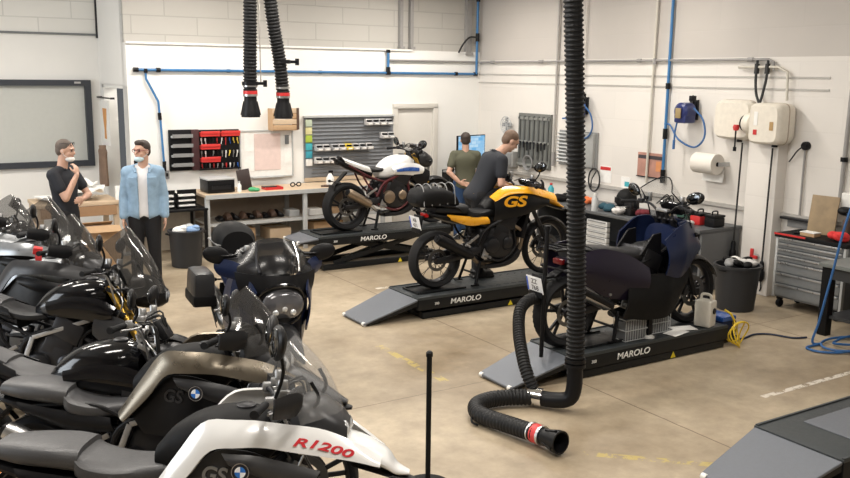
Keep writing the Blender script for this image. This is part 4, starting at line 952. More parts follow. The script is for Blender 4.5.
B4 = bike('black motorcycle with gold front fork and smoked flyscreen, fourth in the parked row', (1.14, 6.86, 0), (LEAN, 0, HD),
     dict(kind='naked', boxer=False, tankm=GLOSSK, flankm=GLOSSK, hlz=0.98, hlx=0.62, fork=GOLD, scr=(0.78, 1.0, 0.50, 1.48, 0.19, 0.14), cowlm=BLACK, pseatm=SEATSHEEN, tank=(0.34, 1.08), screen=SMOKE, seatm=SEATK, mirh=0.2, crash=False, badge=False, coverm=DARKM, headerm=DARKM, headm=DARKM, steer=16), row)
B5 = bike('black motorcycle with pale silver tank and dark seat, behind the one with gold fork', (1.0, 7.75, 0), (LEAN, 0, HD),
     dict(kind='adventure', tankm=mat('bike_pale_silver', (0.36, 0.38, 0.40), 0.3, 0.4), flankm=GREYB, lowerm=BLACK, scoopm=BLACK, beakm=BLACK, screen=SMOKE, scr=(0.66, 1.05, 0.42, 1.46, 0.19, 0.14), badge=False, clamp=ALU, leverm=ALU, barm=STEEL, mirh=0.2, steer=16), row)
B6 = bike('black motorcycle with tall smoked windscreen beside the man in denim', (0.98, 8.62, 0), (LEAN, 0, HD),
     dict(kind='adventure', tankm=BLACK, flankm=SILVB, lowerm=BLACK, scoopm=BLACK, beakm=GREYB, screen=SMOKE, scr=(0.66, 1.05, 0.40, 1.5, 0.19, 0.14), badge=False, clamp=ALU, leverm=ALU, barm=STEEL, mirh=0.2, steer=16), row)
B7 = bike('black motorcycle with dull silver flank covers, in front of the man in charcoal polo', (0.75, 9.5, 0), (LEAN, 0, HD),
     dict(kind='adventure', tankm=GLOSSK, flankm=SILVB, lowerm=BLACK, scoopm=BLACK, beakm=BLACK, screen=SMOKE, badge=False, clamp=ALU, leverm=ALU, barm=STEEL, mirh=0.22, steer=16), row)
B8 = bike('farthest black motorcycle of the parked row, below the grey window', (0.5, 10.4, 0), (LEAN, 0, HD),
     dict(kind='adventure', tankm=GLOSSK, flankm=GLOSSK, lowerm=BLACK, scoopm=BLACK, beakm=BLACK, screen=SMOKE, badge=False, clamp=ALU, leverm=ALU, barm=STEEL, mirh=0.24, steer=16), row)
m = MB(); m.box((0.20, -0.16, 1.17), (0.07, 0.05, 0.06), rot=(0.3, 0.2, 0.4), bev=0.01).box((0.21, -0.17, 1.12), (0.05, 0.01, 0.06)); m.build('red_tag', RED, B5)
# touring machine seen from the front
B_TOUR = bike('dark navy touring motorcycle with wide screen, grey pannier and round top case, facing the camera', (2.72, 7.02, 0), (LEAN*0.6, 0, R(-97)),
     dict(kind='touring', tankm=NAVYB, tailc=NAVYB, tailm=NAVYB, cowlm=BLACK, hlz=0.90, seatm=SEATK, boxer=False, pannier=(-1, 1), pannm=GREYB, topcase=True, handguard=False, screen=mat('dark_screen', (0.015, 0.015, 0.016), 0.22, alpha=0.72, var=0, rvar=0, spec=0.3), orange=False, scr=(0.66, 1.05, 0.42, 1.30, 0.27, 0.23), mirh=0.02, miry=0.44, mirs=1.2, coverm=DARKM, headerm=DARKM, crash=False), None)
for s in (-1, 1):
    m = MB(); m.strip([(0.05, 0.88), (0.28, 0.98), (0.50, 1.02), (0.66, 0.93)], [(0.05, 0.42), (0.25, 0.35), (0.45, 0.45), (0.62, 0.70)], lambda x: 0.27-0.10*max(0, (x-0.35))/0.3, 0.014, side=s, bulge=0.04, nu=20, nv=10); m.build('side_fairing', NAVYB, B_TOUR)
    m = MB(); m.strip([(0.30, 1.12), (0.42, 1.11), (0.54, 1.04)], [(0.32, 1.00), (0.44, 0.98), (0.56, 0.98)], lambda x: 0.42-1.0*(x-0.3), 0.02, side=s, bulge=0.03, nu=10, nv=5); m.build('hand_deflector', NAVYB, B_TOUR)
m = MB()
def tf(u, v):
    a = (u-0.5)*2; return (0.78-0.22*a*a-0.06*v*v, 0.33*a*(1-0.45*(1-v)**2), lerp(0.66, 1.05, v)+0.06*a*a*(1-v))
m.grid(tf, 18, 8, 0.012)
nose = m.build('nose_fairing', BLACK, B_TOUR)
m = MB(); m.ell((0.735, 0, 0.82), (0.06, 0.17, 0.13), n=28, m=16); m.build('headlamp_glass', mat('dark_lens', (0.10, 0.10, 0.11), 0.06, 0.3, coat=1, var=0.2, scale=9), nose)
for s in (-1, 0, 1):
    m = MB(); m.ell((0.786, s*0.07, 0.80-0.03*abs(s)), (0.015, 0.026, 0.026)); m.build('lamp_bulb', LENS, nose)
for s in (-1, 1):
    m = MB(); m.tube([(0.63, s*0.16, 1.06), (0.56, s*0.17, 1.16), (0.48, s*0.15, 1.27)], 0.011, n=8); m.build('reflection_strip', CHROME if s > 0 else DARKM, B_TOUR)  # added strips; the chrome one stands for a bright reflection at the screen
    m = MB(); m.strip([(0.40, 0.98), (0.56, 1.02), (0.70, 0.92)], [(0.42, 0.66), (0.56, 0.56), (0.66, 0.62)], lambda x: 0.30-0.35*(x-0.4), 0.014, side=s, bulge=0.03, nu=14, nv=8); m.build('front_side_panel', NAVYB, B_TOUR)
m = MB(); m.tube([(0.775-0.11*abs(math.sin(a))**2, 0.19*math.sin(a), 0.83+0.155*math.cos(a)) for a in [2*PI*k/28 for k in range(28)]], 0.016, n=8, closed=True, smooth=False); m.build('lamp_rim', GLOSSK, nose)
# machines on the lifts
B_S = bike('white and blue sports roadster with bronze silencer on the raised lift', (6.27, 10.86, 0.468), (0, 0, 0),
     dict(kind='naked', wb=1.44, tankm=WHITEB, flankm=WHITEB, stripe=BLUEB, tank=(0.36, 1.02), framem=REDB, silm=EXHB, shieldm=EXHB, tailc=WHITEB, seatz=0.86, wr=0.2, screen=None, fork=GOLD, coverm=EXHB, headm=DARKM, enginem=DARKM, mirh=0.09, miry=0.36, stand='centre', rise=0.09, rr=0.335, rf=0.33, scoopm=BLACK, rim=DARKM, headerm=STEEL, orange=False, taillm=BLACK), None)
B_Y = bike('yellow and black enduro motorcycle on the middle lift with white number plate', (6.08, 8.17, 0.25), (0, 0, 0),
     dict(kind='adventure', wb=1.58, rf=0.335, boxer=False, spokes='wire', rim=DARKM, wr=0.165, wf=0.10, sback=0.04, tankm=BLACK, flankm=YELB, beakm=YELB, lowerm=BLACK, scoopm=BLACK, tailc=YELB, flank='none', seatm=SEATK, crash=False, badge=False, fork=DARKM, stand='centre', plate=('AB', '431'), pup=0.20, coverm=DARKM, headm=DARKM, screen=None, exside=-1, silm=BLACK, rr=0.325, orange=False, seatz=0.86, mirh=0.2), None)
for s in (-1, 1):
    yb_ = lambda x: 0.20+0.05*math.exp(-((x-0.30)/0.2)**2)
    m = MB(); m.strip([(-0.14, 0.97), (0.02, 1.03), (0.26, 1.03), (0.52, 0.98), (0.66, 0.93)], [(-0.14, 0.74), (0.10, 0.76), (0.30, 0.80), (0.48, 0.84), (0.60, 0.87)], yb_, 0.012, side=s, bulge=0.03, nu=20, nv=8); sp = m.build('tank_side', BLACK, B_Y)
    o = text('yellow_letters', 'GS', 0.165, YELB, sp, (0, 0, 0), (0, 0, 0), ext=0.003, shear=0.2, width=1.45, bold=0.005)
    for v in o.data.vertices:
        x = 0.10+v.co.x*(1 if s < 0 else -1); v.co = Vector((x, s*(yb_(x)+0.046+v.co.z), 0.945+v.co.y))
    m = MB(); m.strip([(-0.16, 1.00), (0.02, 1.10), (0.28, 1.10), (0.54, 1.05), (0.80, 0.98)], [(-0.14, 0.96), (0.06, 1.03), (0.30, 1.03), (0.54, 0.97), (0.78, 0.90)], lambda x: yb_(x)-0.01-0.12*max(0, x-0.5), 0.012, side=s, bulge=0.015, nu=22, nv=6, yslope=0.08); m.build('yellow_cover', YELB, B_Y)
m = MB(); m.body([(-1.10, 0.98, 1.06, 0.10), (-1.02, 0.93, 1.14, 0.17), (-0.80, 0.92, 1.15, 0.18), (-0.62, 0.91, 1.08, 0.15), (-0.54, 0.90, 0.98, 0.10)], n=22, e=3, per=4)
bag = m.build('tail_bag', MATTE, B_Y)
m = MB()
for k in range(5): m.tube([(-1.04+k*0.1, -0.17, 0.96), (-1.02+k*0.1, -0.10, 1.155), (-0.99+k*0.1, 0.10, 1.155), (-0.97+k*0.1, 0.17, 0.96)], 0.006, n=5)
m.build('luggage_net', GREYP, bag)
B_R = bike('dark purple touring scooter with white number plate on the lift behind the big hose', (5.95, 5.83, 0.228), (0, 0, 0),
     dict(kind='touring', wb=1.60, sback=0.0, tankm=MATTE, tailc=PURPB, tailm=PURPB, screen_edge=True, scr=(0.66, 1.02, 0.40, 1.46, 0.22, 0.17), tank=(0.30, 0.86), cowlm=NAVYB, seatz=0.80, seatm=SEATK, boxer=False, screen=CLEARS, spokes='cast', rim=DARKM, knob=True, wr=0.16, plate=('ZZ', '768'), stand='centre', crash=False, handguard=False, coverm=DARKM, headerm=DARKM, mirh=0.1, rise=0.14, orange=False, pup=0.10, pback=0.14, hz=1.06, taillm=mat('tail_lens_dark', (0.12, 0.005, 0.006), 0.25, var=0)), None)
for s in (-1, 1):
    m = MB(); m.strip([(-0.86, 0.86), (-0.6, 0.90), (-0.3, 0.82), (-0.05, 0.68)], [(-0.80, 0.62), (-0.55, 0.48), (-0.30, 0.42), (-0.08, 0.44)], lambda x: 0.21+0.05*(x+0.8)/0.7, 0.014, side=s, bulge=0.045, nu=20, nv=8); m.build('rear_side_panel', PURPB, B_R)
    m = MB(); m.strip([(-0.30, 0.56), (0.0, 0.62), (0.3, 0.60), (0.55, 0.66)], [(-0.35, 0.26), (0.0, 0.20), (0.3, 0.22), (0.50, 0.42)], lambda x: 0.27-0.08*max(0, x-0.2)/0.3, 0.014, side=s, bulge=0.035, nu=22, nv=8); m.build('footboard_panel', MATTE, B_R)
    m = MB(); m.strip([(0.12, 0.92), (0.34, 1.05), (0.55, 1.03), (0.72, 0.86)], [(0.16, 0.60), (0.34, 0.56), (0.54, 0.62), (0.68, 0.72)], lambda x: 0.28-0.14*max(0, x-0.35)/0.35, 0.014, side=s, bulge=0.05, nu=20, nv=10); m.build('leg_shield', NAVYB, B_R)
for s in (-1, 1):
    m = MB(); m.prism([(-0.06, 0.78), (0.10, 0.96), (0.20, 0.97), (0.22, 0.72)], 'XZ', s*0.15, s*0.17); m.build('knee_panel', BLACK, B_R, bevel=0.006)
m = MB(); m.body([(-0.60, 0.74, 0.90, 0.15), (-0.30, 0.72, 0.86, 0.17), (-0.05, 0.70, 0.82, 0.16), (0.16, 0.70, 0.86, 0.12)], n=20, e=3, per=4); m.build('long_seat', SEATK, B_R)
m = MB(); m.body([(0.36, 0.55, 1.02, 0.2), (0.56, 0.55, 1.0, 0.19), (0.72, 0.62, 0.90, 0.14), (0.82, 0.70, 0.80, 0.07)], n=20, e=2.8, per=4); m.build('nose_fairing', NAVYB, B_R)
# ------------------------------------------------------------------ people
SKIN = mat('skin', (0.55, 0.33, 0.24), 0.5, var=0.03, scale=30)
HAIRD = mat('hair_dark_brown', (0.035, 0.022, 0.016), 0.6, scale=60, var=0.12, bump=0.3)
HAIRG = mat('hair_grey_brown', (0.10, 0.075, 0.06), 0.6, scale=60, var=0.15, bump=0.3)
HAIRS = mat('hair_short_brown', (0.14, 0.085, 0.055), 0.65, scale=60, var=0.12, bump=0.3)
DENIM = mat('denim_light_blue', (0.25, 0.37, 0.50), 0.8, scale=14, var=0.14, bump=0.15)
TEE = mat('tshirt_white', (0.66, 0.65, 0.66), 0.85, scale=12, var=0.04)
POLO = mat('polo_charcoal', (0.022, 0.024, 0.03), 0.8, scale=12, var=0.06, spec=0.3)
OLIVE = mat('tshirt_olive', (0.085, 0.085, 0.055), 0.85, scale=12, var=0.06)
TROUK = mat('trousers_black', (0.012, 0.012, 0.014), 0.8, spec=0.3)
JEANS = mat('jeans_blue', (0.02, 0.055, 0.14), 0.8, var=0.08)
SHOEK = mat('shoe_black', (0.012, 0.011, 0.011), 0.5)
MASKB = mat('face_mask_blue', (0.55, 0.72, 0.78), 0.8)
EYE = mat('eye_dark', (0.02, 0.015, 0.012), 0.2, var=0)
LIPS = mat('lips', (0.42, 0.19, 0.15), 0.5, var=0)

def remesh(m, name, material, parent, voxel, smooth=4, cut=None, thick=0):
    o = m.build(name+'_tmp', material)
    r = o.modifiers.new('r', 'REMESH'); r.mode = 'VOXEL'; r.voxel_size = voxel; r.use_smooth_shade = True
    if smooth:
        s = o.modifiers.new('s', 'SMOOTH'); s.iterations = smooth; s.factor = 0.5
    dg = bpy.context.evaluated_depsgraph_get(); dg.update()
    me = bpy.data.meshes.new_from_object(o.evaluated_get(dg))
    old = o.data; bpy.data.objects.remove(o); bpy.data.meshes.remove(old)
    if cut:
        bm = bmesh.new(); bm.from_mesh(me)
        bmesh.ops.delete(bm, geom=[f for f in bm.faces if cut(f.calc_center_median())], context='FACES')
        bm.to_mesh(me); bm.free()
    me.name = name; me.materials.clear(); me.materials.append(material)
    me.polygons.foreach_set('use_smooth', [True]*len(me.polygons))
    n = bpy.data.objects.new(name, me); COL.objects.link(n); n.parent = parent
    if thick:
        sd = n.modifiers.new('thick', 'SOLIDIFY'); sd.thickness = thick; sd.offset = -1
    return n
def cap(m, a, ra, b, rb, n=14):
    a = Vector(a); b = Vector(b)
    m.tube([a, b], lambda t: lerp(ra, rb, t), n=n, smooth=False)
    m.ell(a, (ra, ra, ra), n=n, m=10); m.ell(b, (rb, rb, rb), n=n, m=10)
def oell(m, c, r, X, Y, Z):
    old = m.M; q = Matrix((Vector(X), Vector(Y), Vector(Z))).transposed().to_4x4(); q.translation = c
    m.M = old @ q; m.ell((0, 0, 0), r, n=20, m=14); m.M = old
def basis(z, yhint):
    z = Vector(z).normalized(); y = Vector(yhint); y = (y-z*y.dot(z)).normalized(); x = y.cross(z)
    return x, y, z

def hand(m, wrist, d, nrm, thumb, curl=0.5, sc=1.0):
    # d: pointing of the palm, nrm: palm side normal (fingers curl towards it), thumb: +1/-1 side
    d = Vector(d).normalized(); nrm = Vector(nrm); nrm = (nrm-d*nrm.dot(d)).normalized(); sd = d.cross(nrm)*thumb
    w = Vector(wrist); pc = w+d*0.05*sc
    oell(m, pc, (0.052*sc, 0.041*sc, 0.016*sc), d, sd, d.cross(sd))
    for i, (off, ln) in enumerate(((0.030, 0.070), (0.010, 0.078), (-0.010, 0.072), (-0.029, 0.056))):
        p = w+d*(0.088-0.006*abs(i-1))*sc+sd*off*sc; a = 0.25*curl; ang = 0.0
        for k, seg in enumerate((0.45, 0.32, 0.23)):
            ang += curl*(0.55 if k else 0.35)
            q = p+(d*math.cos(ang)+nrm*math.sin(ang))*ln*seg*sc*1.05+sd*off*0.06
            cap(m, p, 0.0095*sc-0.0007*k, q, 0.009*sc-0.0008*k, n=8); p = q
    p = w+d*0.028*sc+sd*0.030*sc
    q = p+(d*0.55+sd*0.75+nrm*0.25).normalized()*0.042*sc; cap(m, p, 0.014*sc, q, 0.0105*sc, n=8)
    r2 = q+(d*0.9+sd*0.2+nrm*0.35).normalized()*0.032*sc; cap(m, q, 0.0105*sc, r2, 0.009*sc, n=8)

def head(m, c, f, up, sc=1.0):
    # c: skull centre, f: facing direction
    f = Vector(f).normalized(); up = Vector(up); up = (up-f*up.dot(f)).normalized(); sd = up.cross(f)
    P = lambda a, b, h: Vector(c)+f*a*sc+sd*b*sc+up*h*sc
    oell(m, P(-0.012, 0, 0.028), (0.098*sc, 0.076*sc, 0.092*sc), f, sd, up)
    oell(m, P(0.022, 0, -0.035), (0.068*sc, 0.060*sc, 0.085*sc), f, sd, up)
    oell(m, P(0.045, 0, -0.092), (0.034*sc, 0.034*sc, 0.024*sc), f, sd, up)
    for b in (-1, 1):
        oell(m, P(-0.01, b*0.075, -0.008), (0.022*sc, 0.010*sc, 0.033*sc), f, sd, up)
        oell(m, P(0.058, b*0.036, -0.028), (0.02*sc, 0.022*sc, 0.02*sc), f, sd, up)
    cap(m, P(0.082, 0, 0.018), 0.010*sc, P(0.102, 0, -0.022), 0.014*sc, n=10)
    oell(m, P(0.075, 0, 0.032), (0.02*sc, 0.055*sc, 0.012*sc), f, sd, up)
    oell(m, P(0.078, 0, -0.055), (0.014*sc, 0.026*sc, 0.010*sc), f, sd, up)
    return P, f, sd, up

def person(label, loc, rz, J, C):
    t = thing('person', label, 'person', loc, (0, 0, rz))
    V = {k: Vector(v) for k, v in J.items() if isinstance(v, (tuple, list)) and len(v) == 3}
    sd = V['sr']-V['sl']; sd.normalize(); sd = -sd        # towards the left shoulder
    sp = V['neck']-V['pelvis']; X, Y, Z = basis(sp, sd); Ls = sp.length
    S = lambda a, b, h: V['pelvis']+X*a+Y*b+Z*h*Ls
    hip = Vector((0, 1, 0))
    def torso(m, g, lo=0.0, neck=False):
        rings = []
        for h, dx, dy, ox in ((-0.14, 0.09, 0.14, -0.01), (-0.06, 0.118, 0.165, -0.01), (0.06, 0.118, 0.163, -0.005), (0.25, 0.108, 0.148, 0.005), (0.45, 0.112, 0.152, 0.01), (0.65, 0.122, 0.166, 0.008), (0.80, 0.112, 0.168, 0.0), (0.90, 0.085, 0.13, -0.005), (0.98, 0.05, 0.07, -0.005)):
            rings.append([S(ox+(dx+g)*math.copysign(abs(math.cos(a))**0.85, math.cos(a)), (dy+g)*math.copysign(abs(math.sin(a))**0.85, math.sin(a)), h) for a in [2*PI*k/24 for k in range(24)]])
        m.loft(rings, per=3)
        cap(m, V['sl'], 0.058+g, S(0, 0.03, 0.93), 0.055+g); cap(m, V['sr'], 0.058+g, S(0, -0.03, 0.93), 0.055+g)
    # body
    b = MB(); torso(b, 0.0)
    cap(b, S(0, 0, 0.92), 0.062, V['head']+Vector(J['face'])*-0.03+Vector((0, 0, -0.06)), 0.055)
    P, f, hs, up = head(b, V['head'], J['face'], J.get('headup', (0, 0, 1)))
    for k in 'lr':
        cap(b, V['s'+k], 0.055, V['e'+k], 0.041); cap(b, V['e'+k], 0.042, V['w'+k]+(V['e'+k]-V['w'+k])*0.25, 0.034); cap(b, V['w'+k]+(V['e'+k]-V['w'+k])*0.3, 0.034, V['w'+k], 0.026)
        hd = V.get('hd'+k, V['w'+k]-V['e'+k]); hn = V.get('hn'+k, Vector((1, 0, 0)))
        hand(b, V['w'+k], hd, hn, J.get('th'+k, 1), J.get('curl'+k, 0.5))
        hp = V['pelvis']+hip*(0.085 if k == 'l' else -0.085)
        cap(b, hp, 0.095, V['k'+k], 0.058); cap(b, V['k'+k], 0.06, V['k'+k].lerp(V['a'+k], 0.35), 0.058); cap(b, V['k'+k].lerp(V['a'+k], 0.35), 0.058, V['a'+k], 0.04)
        cap(b, V['a'+k]+Vector((0, 0, -0.03)), 0.045, V['a'+k]+Vector((0.14, 0, -0.055)), 0.035)
    remesh(b, 'body', SKIN, t, 0.0075, 3)
    # trousers and shoes
    m = MB(); oell(m, S(-0.005, 0, 0.0), (0.13, 0.172, 0.125), X, Y, Z)
    for k in 'lr':
        hp = V['pelvis']+hip*(0.085 if k == 'l' else -0.085)
        cap(m, hp, 0.112, V['k'+k], 0.075); cap(m, V['k'+k], 0.076, V['a'+k]+Vector((0, 0, -0.01)), 0.062)
    remesh(m, 'trousers', C['trousers'], t, 0.012, 4)
    for k in 'lr':
        a = V['a'+k]; m = MB(); cap(m, a+Vector((-0.03, 0, -0.03)), 0.052, a+Vector((0.05, 0, -0.035)), 0.05); cap(m, a+Vector((0.05, 0, -0.045)), 0.045, a+Vector((0.17, 0, -0.052)), 0.038)
        m.box(tuple(a+Vector((0.06, 0, -0.078))), (0.29, 0.095, 0.025), bev=0.01); remesh(m, 'shoe', SHOEK, t, 0.009, 3)
    # shirt
    m = MB(); torso(m, 0.012)
    oell(m, S(-0.005, 0, 0.0), (0.132, 0.18, 0.10), X, Y, Z)
    for k in 'lr':
        sl = V['s'+k].lerp(V['e'+k], C.get('sleeve', 0.62)); cap(m, V['s'+k], 0.072, sl, 0.066)
    hz = C.get('hem', -0.06)
    sh = remesh(m, 'shirt', C['shirt'], t, 0.012, 4)
    if C.get('collar'):
        m = MB()
        pts = [S(0.07*math.cos(a)+0.012, 0.075*math.sin(a), 0.985+0.03*(-math.cos(a))) for a in [R(25)+R(310)*i/16 for i in range(17)]]
        m.tube(pts, 0.013, n=8); m.build('collar', C['collar'], sh)
    if C.get('jacket'):
        m = MB(); torso(m, 0.026); oell(m, S(-0.005, 0, -0.02), (0.145, 0.20, 0.09), X, Y, Z)
        for k in 'lr': cap(m, V['s'+k], 0.074, V['e'+k], 0.06); cap(m, V['e'+k], 0.06, V['w'+k]+(V['e'+k]-V['w'+k])*0.12, 0.05)
        Pn = V['pelvis']
        def cut(c):
            q = c-Pn; x, y, h = q.dot(X), q.dot(Y), q.dot(Z)/Ls
            far = min((c-V['wl']).length, (c-V['wr']).length)
            if x > 0.02 and abs(y) < 0.055+0.03*max(0, h-0.7) and far > 0.16: return True
            if h < -0.13 and abs(y) < 0.21 and far > 0.13: return True
            return h > 0.99 and abs(y) < 0.09
        j = remesh(m, 'jacket', C['jacket'], t, 0.012, 4, cut=cut, thick=0.012)
        for s in (-1, 1):
            m = MB(); c = S(0.128, s*0.105, 0.68); old = m.M; q = Matrix((X, Y, Z)).transposed().to_4x4(); q.translation = c; m.M = q
            m.box((0, 0, 0), (0.03, 0.10, 0.11), bev=0.01, rot=(0, 0.15, s*0.35)).box((0.006, 0, 0.045), (0.03, 0.106, 0.035), bev=0.008, rot=(0, 0.15, s*0.35)); m.build('chest_pocket', C['jacket'], j)
        m = MB(); m.tube([S(0.10, 0.075, 0.88), S(0.04, 0.105, 0.985), S(-0.08, 0.06, 1.03), S(-0.08, -0.06, 1.03), S(0.04, -0.105, 0.985), S(0.10, -0.075, 0.88)], 0.018, n=8); m.build('jacket_collar', C['jacket'], j)
    # hair, eyes, mouth
    m = MB(); oell(m, P(-0.024, 0, 0.045), (0.098, 0.082, 0.088), f, hs, up); oell(m, P(-0.055, 0, 0.0), (0.062, 0.073, 0.075), f, hs, up)
    if C.get('quiff'): oell(m, P(0.035, 0, 0.098), (0.05, 0.062, 0.035), f, hs, up)
    q0 = Vector(P(0, 0, 0))
    remesh(m, 'hair', C['hair'], t, 0.009, 2, cut=lambda c: (c-q0).dot(f) > 0.052 and (c-q0).dot(up) < 0.068)
    m = MB()
    for s in (-1, 1):
        m.ell(P(0.078, s*0.030, 0.008), (0.010, 0.013, 0.008), n=10, m=8)
    m.build('eyes', EYE, t)
    m = MB(); oell(m, P(0.089, 0, -0.056), (0.006, 0.022, 0.005), f, hs, up); m.build('mouth', LIPS, t)
    m = MB()
    for s in (-1, 1): oell(m, P(0.083, s*0.032, 0.030), (0.008, 0.020, 0.0045), f, hs, up)
    m.build('eyebrows', C['hair'], t)
    if C.get('glasses'):
        dz, fx, cm = C['glasses']; m = MB()
        for s in (-1, 1):
            c = P(fx, s*0.033, dz); m.tube([c+hs*0.026*math.cos(a)+up*0.019*math.sin(a) for a in [2*PI*i/14 for i in range(14)]], 0.003, n=6, closed=True, smooth=False)
            m.tube([P(fx-0.003, s*0.060, dz+0.005), P(0.0, s*0.083, dz+0.004), P(-0.05, s*0.08, dz-0.01)], 0.003, n=5)
        m.tube([P(fx, -0.008, dz+0.004), P(fx+0.003, 0, dz+0.007), P(fx, 0.008, dz+0.004)], 0.003, n=5)
        m.build('glasses', cm, t)
    if C.get('mask'):
        dz, mm = C['mask']; m = MB()
        oell(m, P(0.050, 0, dz), (0.056, 0.056, 0.036), f, hs, up); mk = m.build('face_mask', mm, t)
        m = MB()
        for s in (-1, 1): m.tube([P(0.05, s*0.052, dz+0.015), P(0.01, s*0.076, dz+0.045), P(-0.015, s*0.085, 0.01)], 0.0022, n=5)
        m.build('ear_loop', mm, mk)
    if C.get('beard'):
        m = MB(); oell(m, P(0.040, 0, -0.078), (0.052, 0.055, 0.042), f, hs, up); m.build('stubble', C['beard'], t)
    return t

# man in denim, facing the camera, head turned to the man in the polo shirt
def yaw(d): return (math.cos(R(d)), math.sin(R(d)), 0)
person('man in light blue denim jacket, white T-shirt and black trousers, standing beside the parked row', (2.755, 10.6, 0), R(-108),
    dict(pelvis=(0, 0, 0.96), neck=(-0.01, 0, 1.50), head=(0.03, 0, 1.685), sl=(-0.01, 0.17, 1.43), sr=(-0.01, -0.17, 1.43), el=(-0.03, 0.225, 1.15), er=(-0.02, -0.225, 1.15), wl=(0.05, 0.235, 0.90), wr=(0.07, -0.235, 0.90),
         hdl=(0.12, 0, -1), hdr=(0.15, 0, -1), hnl=(0.1, -1, 0), hnr=(0.1, 1, 0), thl=1, thr=-1, curll=0.5, curlr=0.6, kl=(0.03, 0.10, 0.51), kr=(0.02, -0.10, 0.51), al=(0, 0.11, 0.09), ar=(0, -0.12, 0.09), face=yaw(-38)),
    dict(shirt=TEE, trousers=TROUK, jacket=DENIM, hair=HAIRD, quiff=True, glasses=(0.010, 0.092, mat('glasses_red', (0.25, 0.04, 0.03), 0.3)), mask=(-0.085, MASKB), sleeve=0.4))
person('man in charcoal polo shirt with hand raised to his chin, standing behind the parked row', (1.93, 10.9, 0), R(-40),
    dict(pelvis=(0, 0, 0.96), neck=(-0.02, 0, 1.50), head=(0.045, 0, 1.695), sl=(-0.0, 0.195, 1.43), sr=(-0.02, -0.195, 1.43), el=(0.16, 0.24, 1.16), er=(0.13, -0.21, 1.17), wl=(0.22, -0.0, 1.14), wr=(0.215, -0.09, 1.43),
         hdl=(0.1, -1, 0), hdr=(-0.25, 0.35, 1), hnl=(-1, 0, 0), hnr=(-1, 0.3, -0.2), thl=1, thr=1, curll=0.7, curlr=1.0, kl=(0.03, 0.11, 0.51), kr=(0.03, -0.11, 0.51), al=(0, 0.13, 0.09), ar=(0, -0.13, 0.09), face=(0.98, 0.15, -0.12)),
    dict(shirt=POLO, trousers=TROUK, hair=HAIRG, collar=POLO, glasses=(0.085, 0.07, BLACK), mask=(-0.088, PAPER), sleeve=0.6))
person('man in olive T-shirt and blue jeans seen from behind, standing at the monitor', (8.10, 11.65, 0), R(62),
    dict(pelvis=(0, 0, 0.90), neck=(-0.01, 0, 1.41), head=(0.03, 0, 1.585), sl=(0, 0.18, 1.355), sr=(0, -0.18, 1.355), el=(-0.09, 0.27, 1.09), er=(0.10, -0.24, 1.09), wl=(-0.14, 0.10, 0.93), wr=(0.30, -0.16, 1.05),
         hdl=(-0.05, -1, -0.25), hdr=(1, 0.2, 0), hnl=(-1, 0, 0), hnr=(0, 0, -1), thl=-1, thr=1, curll=0.4, curlr=0.5, kl=(0.02, 0.10, 0.48), kr=(0.02, -0.10, 0.48), al=(0, 0.11, 0.09), ar=(0, -0.11, 0.09), face=(1, -0.05, 0.0)),
    dict(shirt=OLIVE, trousers=JEANS, hair=HAIRD, sleeve=0.6))
person('man in charcoal polo shirt leaning over the yellow motorcycle, working at its handlebar', (6.07, 8.43, 0.24), R(-8),
    dict(pelvis=(-0.04, 0, 0.97), neck=(0.22, 0, 1.47), head=(0.40, 0, 1.60), sl=(0.19, 0.185, 1.40), sr=(0.19, -0.185, 1.40), el=(0.27, 0.24, 1.13), er=(0.15, -0.25, 1.13), wl=(0.46, 0.10, 1.07), wr=(0.36, -0.23, 1.03),
         hdl=(1, -0.2, -0.2), hdr=(1, 0.0, -0.25), hnl=(0, 0, -1), hnr=(0, 0, -1), thl=-1, thr=1, curll=0.8, curlr=0.8, kl=(0.04, 0.09, 0.51), kr=(0.0, -0.03, 0.51), al=(0.0, 0.03, 0.09), ar=(-0.02, -0.05, 0.09), face=(0.8, -0.1, -0.55)),
    dict(shirt=POLO, trousers=TROUK, hair=HAIRS, collar=POLO, sleeve=0.6))
# ------------------------------------------------------------------ back wall
def flat(name, c, size, m, parent=None, bev=0.0, rot=None):
    return MB().box(c, size, rot=rot, bev=bev).build(name, m, parent)
rnd = random.Random(11)
TRAYR = mat('tray_red', (0.62, 0.04, 0.035), 0.4)
TEAL = mat('teal_plastic', (0.05, 0.36, 0.42), 0.5)
LIME = mat('lime_plastic', (0.38, 0.5, 0.06), 0.5)
YEL = mat('yellow_plastic', (0.8, 0.6, 0.08), 0.5)
PINKP = mat('pink_paper', (0.70, 0.56, 0.52), 0.8)
PANELG = mat('panel_grey', (0.20, 0.21, 0.225), 0.5)
BROWN = mat('brown_leather', (0.08, 0.045, 0.03), 0.6)
yw = YB
t = thing('tool_board', 'black wall rack of grey trays, leftmost of the three tool boards', 'tool board', (3.98, yw, 1.47))
flat('back_panel', (0, -0.02, 0), (0.43, 0.04, 0.60), BLACK, t, 0.005)
for k in range(4):
    p = flat('tray', (-0.04, -0.08, 0.2-k*0.14), (0.30, 0.10, 0.03), LIGHTG, t, 0.004); flat('tray_front', (-0.04, -0.135, 0.215-k*0.14), (0.30, 0.01, 0.05), GREYP, p)
flat('side_door', (0.165, -0.06, 0), (0.11, 0.03, 0.60), mat('dark_maroon', (0.05, 0.016, 0.018), 0.5), t, 0.004)
